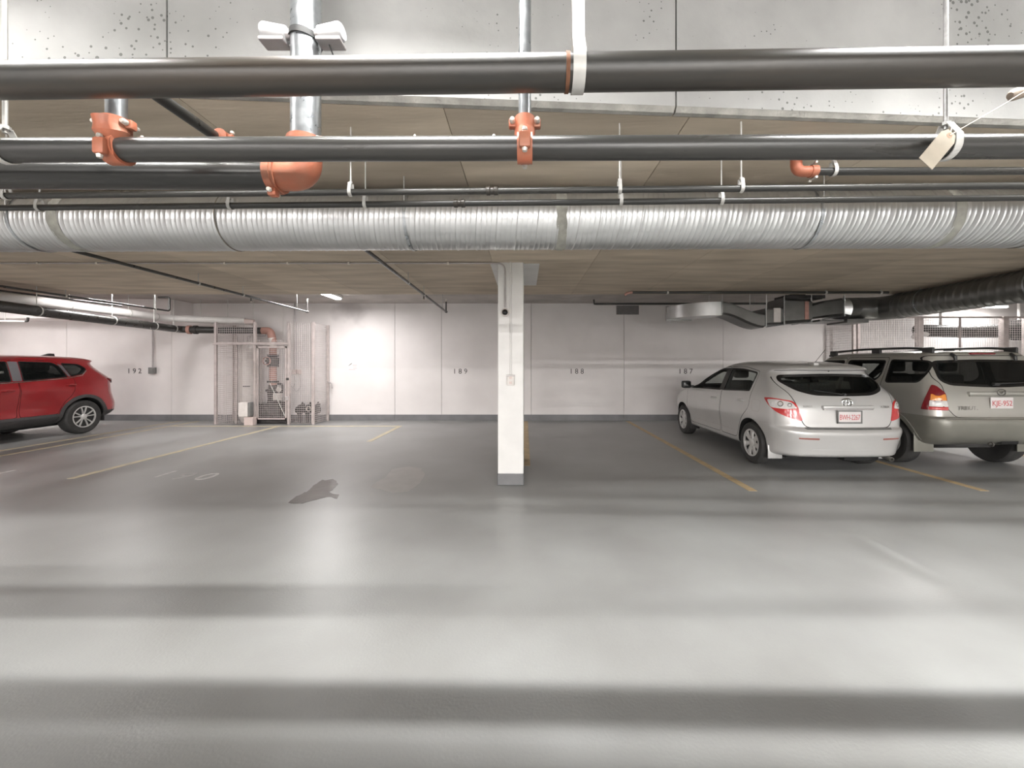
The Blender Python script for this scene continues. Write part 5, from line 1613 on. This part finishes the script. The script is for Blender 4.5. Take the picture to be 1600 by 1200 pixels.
    c.part('antenna_base', MB().bbox((0.52, 0.06, 1.485), (0.66, 0.14, 1.525), 0.016), 'silver', an)
    c.part('exhaust_pipe', MB().lathe([(0.026, -0.10), (0.030, 0.04), (0.024, 0.041), (0.020, -0.05)], (0.12, -0.58, 0.235), (-1, 0, -0.1), 18), 'badge')
    c.part('underbody', MB().bbox((0.40, -0.62, 0.17), (3.9, 0.62, 0.235), 0.02), 'well')
    c.part('muffler', MB().bbox((0.30, -0.62, 0.15), (0.62, -0.12, 0.25), 0.05), 'well')
    p, n = c.hit(Rr, 0, 1.40)
    c.part('gate_button', MB().lathe([(0.010, 0), (0.008, 0.006)], p, (-1, 0, 0), 10), 'darkplastic', c.gate)
    return c
SV = silver_car()

# ---- beige sport utility car ------------------------------------------------------------------
def beige_car():
    c = Car('utility_car', 'beige two tone sport utility car with roof rails at the right edge', (6.46, 5.33, 0), math.pi / 2)
    keys = [(0.30, 0.60, 3.95, 0.66, 0.10, 0.2, 0.02, 0.03),
            (0.40, 0.22, 4.15, 0.80, 0.15, 0.3, 0.03, 0.06),
            (0.50, 0.07, 4.28, 0.87, 0.16, 0.34, 0.04, 0.08),
            (0.60, 0.02, 4.34, 0.89, 0.16, 0.36, 0.04, 0.09),
            (0.70, 0.00, 4.37, 0.90, 0.16, 0.36, 0.045, 0.10),
            (0.755, 0.01, 4.38, 0.90, 0.16, 0.36, 0.045, 0.10),
            (0.785, 0.075, 4.38, 0.895, 0.14, 0.36, 0.05, 0.10),
            (0.90, 0.090, 4.36, 0.895, 0.13, 0.36, 0.05, 0.10),
            (1.02, 0.105, 4.15, 0.890, 0.13, 0.34, 0.05, 0.10),
            (1.10, 0.120, 3.45, 0.882, 0.13, 0.28, 0.05, 0.08),
            (1.17, 0.140, 3.20, 0.868, 0.13, 0.22, 0.05, 0.08),
            (1.25, 0.170, 3.05, 0.845, 0.13, 0.20, 0.05, 0.10),
            (1.40, 0.235, 2.80, 0.795, 0.13, 0.18, 0.05, 0.12),
            (1.55, 0.300, 2.58, 0.745, 0.13, 0.18, 0.05, 0.12),
            (1.62, 0.315, 2.45, 0.715, 0.12, 0.18, 0.05, 0.12),
            (1.665, 0.350, 2.30, 0.665, 0.14, 0.18, 0.05, 0.10),
            (1.69, 0.50, 2.10, 0.55, 0.16, 0.18, 0.03, 0.06),
            (1.705, 0.85, 1.85, 0.35, 0.14, 0.14, 0.02, 0.03)]
    zmap = lambda x, y, z: z
    def ymap(x, y, z):
        f = 1 - 0.02 * max(0.0, (0.8 - x) / 0.8) ** 2 - 0.05 * max(0.0, (x - 3.2) / 1.2) ** 2
        return y * f
    cab = [(0.50, 0.45, 3.1, 0.72, 0.1, 0.1, 0, 0), (1.0, 0.30, 3.1, 0.78, 0.1, 0.15, 0.04, 0.06), (1.2, 0.28, 2.98, 0.78, 0.1, 0.15, 0.04, 0.08),
           (1.40, 0.33, 2.65, 0.73, 0.1, 0.15, 0.04, 0.1), (1.55, 0.40, 2.4, 0.67, 0.1, 0.15, 0.04, 0.1), (1.62, 0.55, 2.2, 0.58, 0.1, 0.15, 0.02, 0.05)]
    w1 = round_poly([(3.02, 1.20), (1.82, 1.20), (1.80, 1.57), (2.35, 1.565), (2.62, 1.45)], [0.03, 0.05, 0.05, 0.15, 0.2])
    w2 = round_poly([(1.72, 1.20), (1.14, 1.20), (1.00, 1.30), (0.99, 1.565), (1.72, 1.575)], [0.05, 0.12, 0.10, 0.05, 0.05])
    w3 = round_poly([(0.90, 1.21), (0.36, 1.235), (0.31, 1.38), (0.34, 1.555), (0.91, 1.575)], [0.06, 0.12, 0.10, 0.08, 0.05])
    rw_ = round_poly([(-0.69, 1.55), (-0.72, 1.27), (-0.60, 1.205), (0, 1.175), (0.60, 1.205), (0.72, 1.27), (0.69, 1.55), (0, 1.57)], [0.07, 0.10, 0.12, 0.3, 0.12, 0.10, 0.07, 0.3])
    ws = round_poly([(-0.70, 1.22), (0.70, 1.22), (0.58, 1.56), (-0.58, 1.56)], 0.08)
    d1 = round_poly([(3.10, 0.42), (1.78, 0.42), (1.77, 1.61), (2.38, 1.605), (2.68, 1.48), (3.14, 1.18)], [0.05, 0.05, 0.04, 0.15, 0.2, 0.05])
    d2 = round_poly([(1.75, 0.42), (1.32, 0.42), (1.22, 0.65), (0.98, 0.88), (0.945, 1.61), (1.74, 1.61)], [0.05, 0.06, 0.1, 0.1, 0.05, 0.03])
    gate = round_poly([(-0.60, 0.772), (0.60, 0.772), (0.705, 0.90), (0.71, 1.22), (0.765, 1.30), (0.72, 1.62), (-0.72, 1.62), (-0.765, 1.30), (-0.71, 1.22), (-0.705, 0.90)], [0.06, 0.06, 0.05, 0.05, 0.05, 0.05, 0.05, 0.05, 0.05, 0.05])
    AX = (0.83, 3.45); YT, RW = 0.765, 0.352
    c.build_body(keys, 3, zmap, ymap, M['beige'], M['beige_low'], 0.79, cab, [w1, w2, w3], rw_, ws, [d1, d2], gate, AX, YT, RW, 0.43)
    c.windows([w1, w2, w3], rw_, ws, ['light_glass', 'tinted_glass', 'dark_glass'], 'dark_glass')
    c.wheels(AX, YT, RW, 0.21, 0.225, 'five')
    c.seats([(2.05, (0.38, -0.38)), (1.18, (0.42, 0, -0.42))], 0.68, 0.46)
    c.mirror(2.90, 1.20, 0.19, 'beige')
    c.handle(1.98, 1.06, 0, 'beige_low'); c.handle(1.15, 1.06, 1, 'beige_low')
    Rr = c.frame('rear')
    for sd in (1, -1):
        cf = c.frame('corner', sd)
        lamp = round_poly([(0.735, 1.215), (0.69, 1.20), (0.600, 1.10), (0.572, 0.868), (0.835, 0.868), (0.805, 1.0)], [0.04, 0.04, 0.04, 0.015, 0.015, 0.05])
        lo = c.part('tail_lamp', c.patch(cf, lamp, 0.010), 'lens_dark')
        for z0, z1, ua, ub, m in ((1.0, 1.085, 0.594, 0.745, 'lens_amber'), (0.918, 0.998, 0.580, 0.755, 'lens_white')):
            q = round_poly([(ua, z0), (ub, z0), (ub - 0.005, z1), (ua + 0.012, z1)], 0.008)
            c.part('lens', c.patch(cf, q, 0.0135), m, lo)
        q = round_poly([(0.578, 0.874), (0.76, 0.874), (0.76, 0.912), (0.580, 0.912)], 0.006)
        c.part('lens', c.patch(cf, q, 0.0135), 'lens_red', lo)
        # roof rail
        zr = 1.70
        ps = [(2.35, sd * 0.60, 1.655), (2.22, sd * 0.60, 1.722), (1.6, sd * 0.605, 1.752), (0.75, sd * 0.60, 1.745), (0.52, sd * 0.595, 1.722), (0.42, sd * 0.59, 1.655)]
        ra = c.part('roof_rail', MB().tube(arc_path(ps, 0.12, 4), 0.018, 12), 'darkplastic')
        for x in (2.27, 1.35, 0.50):
            c.part('rail_foot', MB().bbox((x - 0.10, sd * 0.60 - 0.022, 1.64), (x + 0.06, sd * 0.60 + 0.022, 1.745), 0.016), 'darkplastic', ra)
        c.part('mud_flap', MB().bbox((0.40, sd * 0.60, 0.245), (0.415, sd * 0.885, 0.55), 0.006), 'beige_low')
        c.part('gate_hinge', MB().tube([(0.335, sd * 0.42, 1.65), (0.285, sd * 0.42, 1.605), (0.275, sd * 0.42, 1.55)], [0.018, 0.024, 0.018], 10), 'darkplastic', c.gate)
        ps = [(0.83 + 0.452 * math.cos(a), 0.352 + 0.452 * math.sin(a)) for a in [math.pi * k / 20 for k in range(1, 20)]]
        c.part('arch_trim', c.ribbon(c.frame('side', sd), ps, 0.055, 0.012, 0.02), 'beige_low')
        ps = [(3.45 + 0.452 * math.cos(a), 0.352 + 0.452 * math.sin(a)) for a in [math.pi * k / 20 for k in range(1, 20)]]
        c.part('arch_trim', c.ribbon(c.frame('side', sd), ps, 0.055, 0.012, 0.02), 'beige_low')
    p, n = c.hit(Rr, 0, 1.11)
    c.part('gate_handle', MB().bbox((p.x - 0.030, -0.42, 1.075), (p.x + 0.02, 0.42, 1.125), 0.014), 'beige', c.gate)
    c.part('handle_shadow_lip', MB().bbox((p.x - 0.020, -0.41, 1.060), (p.x + 0.012, 0.41, 1.077), 0.004), 'beige_low', c.gate)
    c.plate('KJE-952', 0.0, 0.975, None)
    em = c.ellipse(0, 1.118, 0.055, 0.042, 0.006, 'badge', c.gate, p.x - 0.028)
    V = [Vector((p.x - 0.036, y, 1.118 + z)) for y, z in ((0.050, 0.012), (0.028, 0.014), (0.0, -0.018), (-0.028, 0.014), (-0.050, 0.012))]
    c.part('emblem_wing', MB().tube(V, 0.0055, 8), 'badge', c.gate)
    c.rear_text('lettering', 'TRIBUTE', 0.075, 0.44, 0.90, 'badge', shear=0.12)
    c.part('brake_light', MB().bbox((0.30, -0.17, 1.635), (0.36, 0.17, 1.662), 0.008), 'lens_dark', c.gate)
    c.part('bumper_top', c.ribbon(Rr, [(-0.78, 0.752), (-0.4, 0.758), (0.4, 0.758), (0.78, 0.752)], 0.030, 0.006, 0.02), 'beige')
    p, n = c.hit(Rr, -0.02, 1.235); q, n2 = c.hit(Rr, -0.50, 1.25)
    c.part('wiper', MB().tube([p - Vector((0.03, 0, 0)), p.lerp(q, 0.5) - Vector((0.04, 0, 0)), q - Vector((0.014, 0, 0))], [0.012, 0.009, 0.006], 8), 'darkplastic', c.gate)
    c.part('wiper_hub', MB().bbox((p.x - 0.05, -0.02, 1.205), (p.x, 0.06, 1.245), 0.012), 'darkplastic', c.gate)
    # spare wheel slung under the tail, tow bar, underbody
    sp = c.part('spare_wheel', MB().lathe([(0.20, -0.09), (0.32, -0.10), (0.345, -0.06), (0.345, 0.06), (0.32, 0.10), (0.20, 0.09)], (0.62, 0.05, 0.36), (0.22, 0, 1), 36), 'tyre')
    c.part('spare_rim', MB().lathe([(0.20, -0.06), (0.19, -0.02), (0.08, 0.0), (0.05, 0.03)], (0.62, 0.05, 0.36), (0.22, 0, 1), 24), 'rimdark', sp)
    c.part('tow_hitch', MB().bbox((0.14, -0.30, 0.40), (0.30, -0.06, 0.48), 0.012), 'well')
    c.part('tow_hook', MB().ring((0.16, 0.06, 0.40), (0, 1, 0), 0.02, 0.035, 0.008, 18), 'badge')
    c.part('underbody', MB().bbox((0.95, -0.60, 0.28), (3.9, 0.60, 0.40), 0.03), 'well')
    c.part('exhaust_pipe', MB().lathe([(0.024, -0.3), (0.028, 0.04), (0.022, 0.041)], (0.20, -0.52, 0.40), (-1, 0, -0.1), 16), 'badge')
    return c
BG = beige_car()

# ---- red crossover ----------------------------------------------------------------------------
def red_car():
    c = Car('crossover_car', 'red crossover car with black wheel arches backed in at the left edge', (-10.47, 9.62, 0), -math.pi / 2)
    keys = [(0.26, 0.50, 4.10, 0.70, 0.15, 0.25, 0.02, 0.05),
            (0.32, 0.24, 4.35, 0.82, 0.20, 0.34, 0.06, 0.10),
            (0.40, 0.10, 4.45, 0.895, 0.24, 0.38, 0.10, 0.14),
            (0.46, 0.03, 4.49, 0.905, 0.25, 0.40, 0.12, 0.16),
            (0.60, 0.00, 4.53, 0.905, 0.26, 0.42, 0.14, 0.18),
            (0.74, 0.03, 4.55, 0.912, 0.28, 0.44, 0.16, 0.20),
            (0.88, 0.07, 4.54, 0.918, 0.29, 0.44, 0.17, 0.20),
            (1.00, 0.09, 4.46, 0.916, 0.29, 0.44, 0.17, 0.18),
            (1.08, 0.09, 4.15, 0.905, 0.28, 0.42, 0.16, 0.16),
            (1.14, 0.08, 3.55, 0.888, 0.26, 0.36, 0.15, 0.14),
            (1.19, 0.11, 3.20, 0.868, 0.26, 0.28, 0.15, 0.14),
            (1.27, 0.19, 3.02, 0.835, 0.26, 0.25, 0.15, 0.16),
            (1.40, 0.34, 2.75, 0.778, 0.24, 0.24, 0.15, 0.18),
            (1.52, 0.42, 2.48, 0.720, 0.22, 0.22, 0.13, 0.18),
            (1.575, 0.38, 2.32, 0.690, 0.20, 0.22, 0.10, 0.18),
            (1.615, 0.45, 2.18, 0.645, 0.20, 0.22, 0.10, 0.14),
            (1.645, 0.70, 2.02, 0.55, 0.20, 0.22, 0.06, 0.10),
            (1.662, 1.10, 1.85, 0.35, 0.16, 0.16, 0.03, 0.05)]
    def zmap(x, y, z):
        k = max(0.0, min(1.0, (z - 1.2) / 0.4))
        return z + 0.025 * k * (1 - ((x - 2.0) / 1.4) ** 2 if abs(x - 2.0) < 1.4 else 0.0)
    def ymap(x, y, z):
        f = 1 - 0.05 * max(0.0, (0.9 - x) / 0.9) ** 2 - 0.05 * max(0.0, (x - 3.4) / 1.2) ** 2
        b = 0.0
        if abs(y) > 0.5:
            b = 0.016 * math.exp(-((z - 0.98) / 0.08) ** 2) - 0.022 * math.exp(-((z - 0.62) / 0.13) ** 2) * math.exp(-((x - 2.3) / 0.8) ** 2)
            b += 0.020 * math.exp(-((x - 0.93) / 0.55) ** 2) * math.exp(-((z - 0.75) / 0.25) ** 2)
        return y * f * (1 + b)
    cab = [(0.46, 0.55, 3.1, 0.72, 0.1, 0.1, 0, 0), (1.0, 0.38, 3.1, 0.76, 0.15, 0.15, 0.1, 0.06), (1.2, 0.36, 2.98, 0.76, 0.2, 0.15, 0.12, 0.08),
           (1.40, 0.48, 2.6, 0.70, 0.2, 0.15, 0.12, 0.1), (1.52, 0.60, 2.3, 0.63, 0.2, 0.15, 0.1, 0.1), (1.58, 0.80, 2.05, 0.53, 0.15, 0.15, 0.05, 0.05)]
    w1 = round_poly([(3.20, 1.135), (2.14, 1.165), (2.10, 1.55), (2.45, 1.535), (2.85, 1.37)], [0.03, 0.04, 0.03, 0.2, 0.3])
    w2 = round_poly([(1.97, 1.170), (1.20, 1.225), (1.28, 1.46), (1.38, 1.535), (1.93, 1.555)], [0.03, 0.03, 0.06, 0.06, 0.03])
    w3 = round_poly([(1.14, 1.235), (0.90, 1.28), (0.78, 1.40), (0.90, 1.50), (1.24, 1.525), (1.19, 1.40)], [0.03, 0.06, 0.05, 0.06, 0.05, 0.1])
    rw_ = round_poly([(-0.60, 1.50), (-0.64, 1.24), (0, 1.20), (0.64, 1.24), (0.60, 1.50), (0, 1.52)], [0.08, 0.08, 0.3, 0.08, 0.08, 0.3])
    ws = round_poly([(-0.70, 1.17), (0.70, 1.17), (0.55, 1.52), (-0.55, 1.52)], 0.08)
    d1 = round_poly([(3.22, 0.48), (2.08, 0.48), (2.055, 1.1), (2.055, 1.585), (2.48, 1.57), (2.92, 1.40), (3.30, 1.13)], [0.05, 0.05, 0.05, 0.03, 0.2, 0.2, 0.05])
    d2 = round_poly([(2.04, 0.48), (1.42, 0.48), (1.34, 0.68), (1.16, 0.88), (1.09, 1.19), (1.22, 1.45), (1.34, 1.565), (2.04, 1.585)], [0.05, 0.05, 0.1, 0.1, 0.1, 0.1, 0.06, 0.03])
    gate = round_poly([(-0.55, 0.70), (0.55, 0.70), (0.66, 0.95), (0.66, 1.22), (0.64, 1.545), (-0.64, 1.545), (-0.66, 1.22), (-0.66, 0.95)], 0.06)
    AX = (0.93, 3.63); YT, RW = 0.80, 0.360
    c.build_body(keys, 3, zmap, ymap, M['red'], M['cladding'], 0.465, cab, [w1, w2, w3], rw_, ws, [d1, d2], gate, AX, YT, RW, 0.425)
    c.windows([w1, w2, w3], rw_, ws, ['tinted_glass', 'dark_glass', 'tinted_glass'], 'dark_glass', 0.018)
    c.wheels(AX, YT, RW, 0.232, 0.225, 'twin')
    c.seats([(2.25, (0.38, -0.38)), (1.30, (0.42, 0, -0.42))], 0.65, 0.46)
    c.mirror(3.02, 1.15, 0.19, 'red')
    c.handle(2.24, 1.00, 0, 'red', 0.18); c.handle(1.20, 1.065, 1, 'red', 0.18)
    for sd in (1, -1):
        S2, cf = c.frame('side', sd), c.frame('corner', sd)
        for ax in AX:
            ps = [(ax + 0.452 * math.cos(a), RW + 0.452 * math.sin(a)) for a in [-0.16 + (math.pi + 0.32) * k / 24 for k in range(25)]]
            c.part('arch_trim', c.ribbon(S2, ps, 0.065, 0.012, 0.03), 'cladding')
        c.part('sill_strip', c.ribbon(S2, [(3.15, 0.455), (1.40, 0.455)], 0.05, 0.010, 0.03), 'cladding')
        # bright line under the windows
        c.part('window_trim', c.ribbon(S2, [(3.2, 1.118), (2.1, 1.150), (1.2, 1.205), (0.92, 1.255), (0.80, 1.36)], 0.014, 0.006, 0.012), 'chrome')
        c.part('pillar_trim', c.patch(S2, round_poly([(2.125, 1.175), (1.985, 1.180), (1.945, 1.545), (2.09, 1.548)], 0.01), 0.005), 'trimsilver')
        c.part('pillar_trim', c.patch(S2, round_poly([(1.185, 1.235), (1.150, 1.240), (1.225, 1.47), (1.30, 1.51)], 0.01), 0.005), 'trimsilver')
        lamp = round_poly([(0.52, 1.155), (0.66, 1.145), (0.82, 1.165), (0.90, 1.175), (0.80, 1.105), (0.66, 1.06), (0.50, 1.06)], [0.02, 0.04, 0.04, 0.01, 0.05, 0.04, 0.02])
        c.part('tail_lamp', c.patch(cf, lamp, 0.022, skirt=0.03), 'lens_dark')
        c.part('mud_flap', MB().bbox((0.49, sd * 0.70, 0.22), (0.505, sd * 0.88, 0.42), 0.005), 'cladding')
    Rr = c.frame('rear')
    c.plate('', 0.0, 0.90, None)
    c.part('roof_fin', MB().prism([(0.70, 1.58), (1.04, 1.62), (1.02, 1.665), (0.82, 1.735), (0.74, 1.73)], 'y', -0.022, 0.022), 'cladding', smooth=None)
    p, n = c.hit(Rr, 0, 1.0)
    c.part('gate_handle', MB().bbox((p.x - 0.02, -0.30, 1.0), (p.x + 0.02, 0.30, 1.035), 0.010), 'red', c.gate)
    c.part('underbody', MB().bbox((0.45, -0.62, 0.21), (3.9, 0.62, 0.30), 0.03), 'well')
    return c
RD_ = red_car()
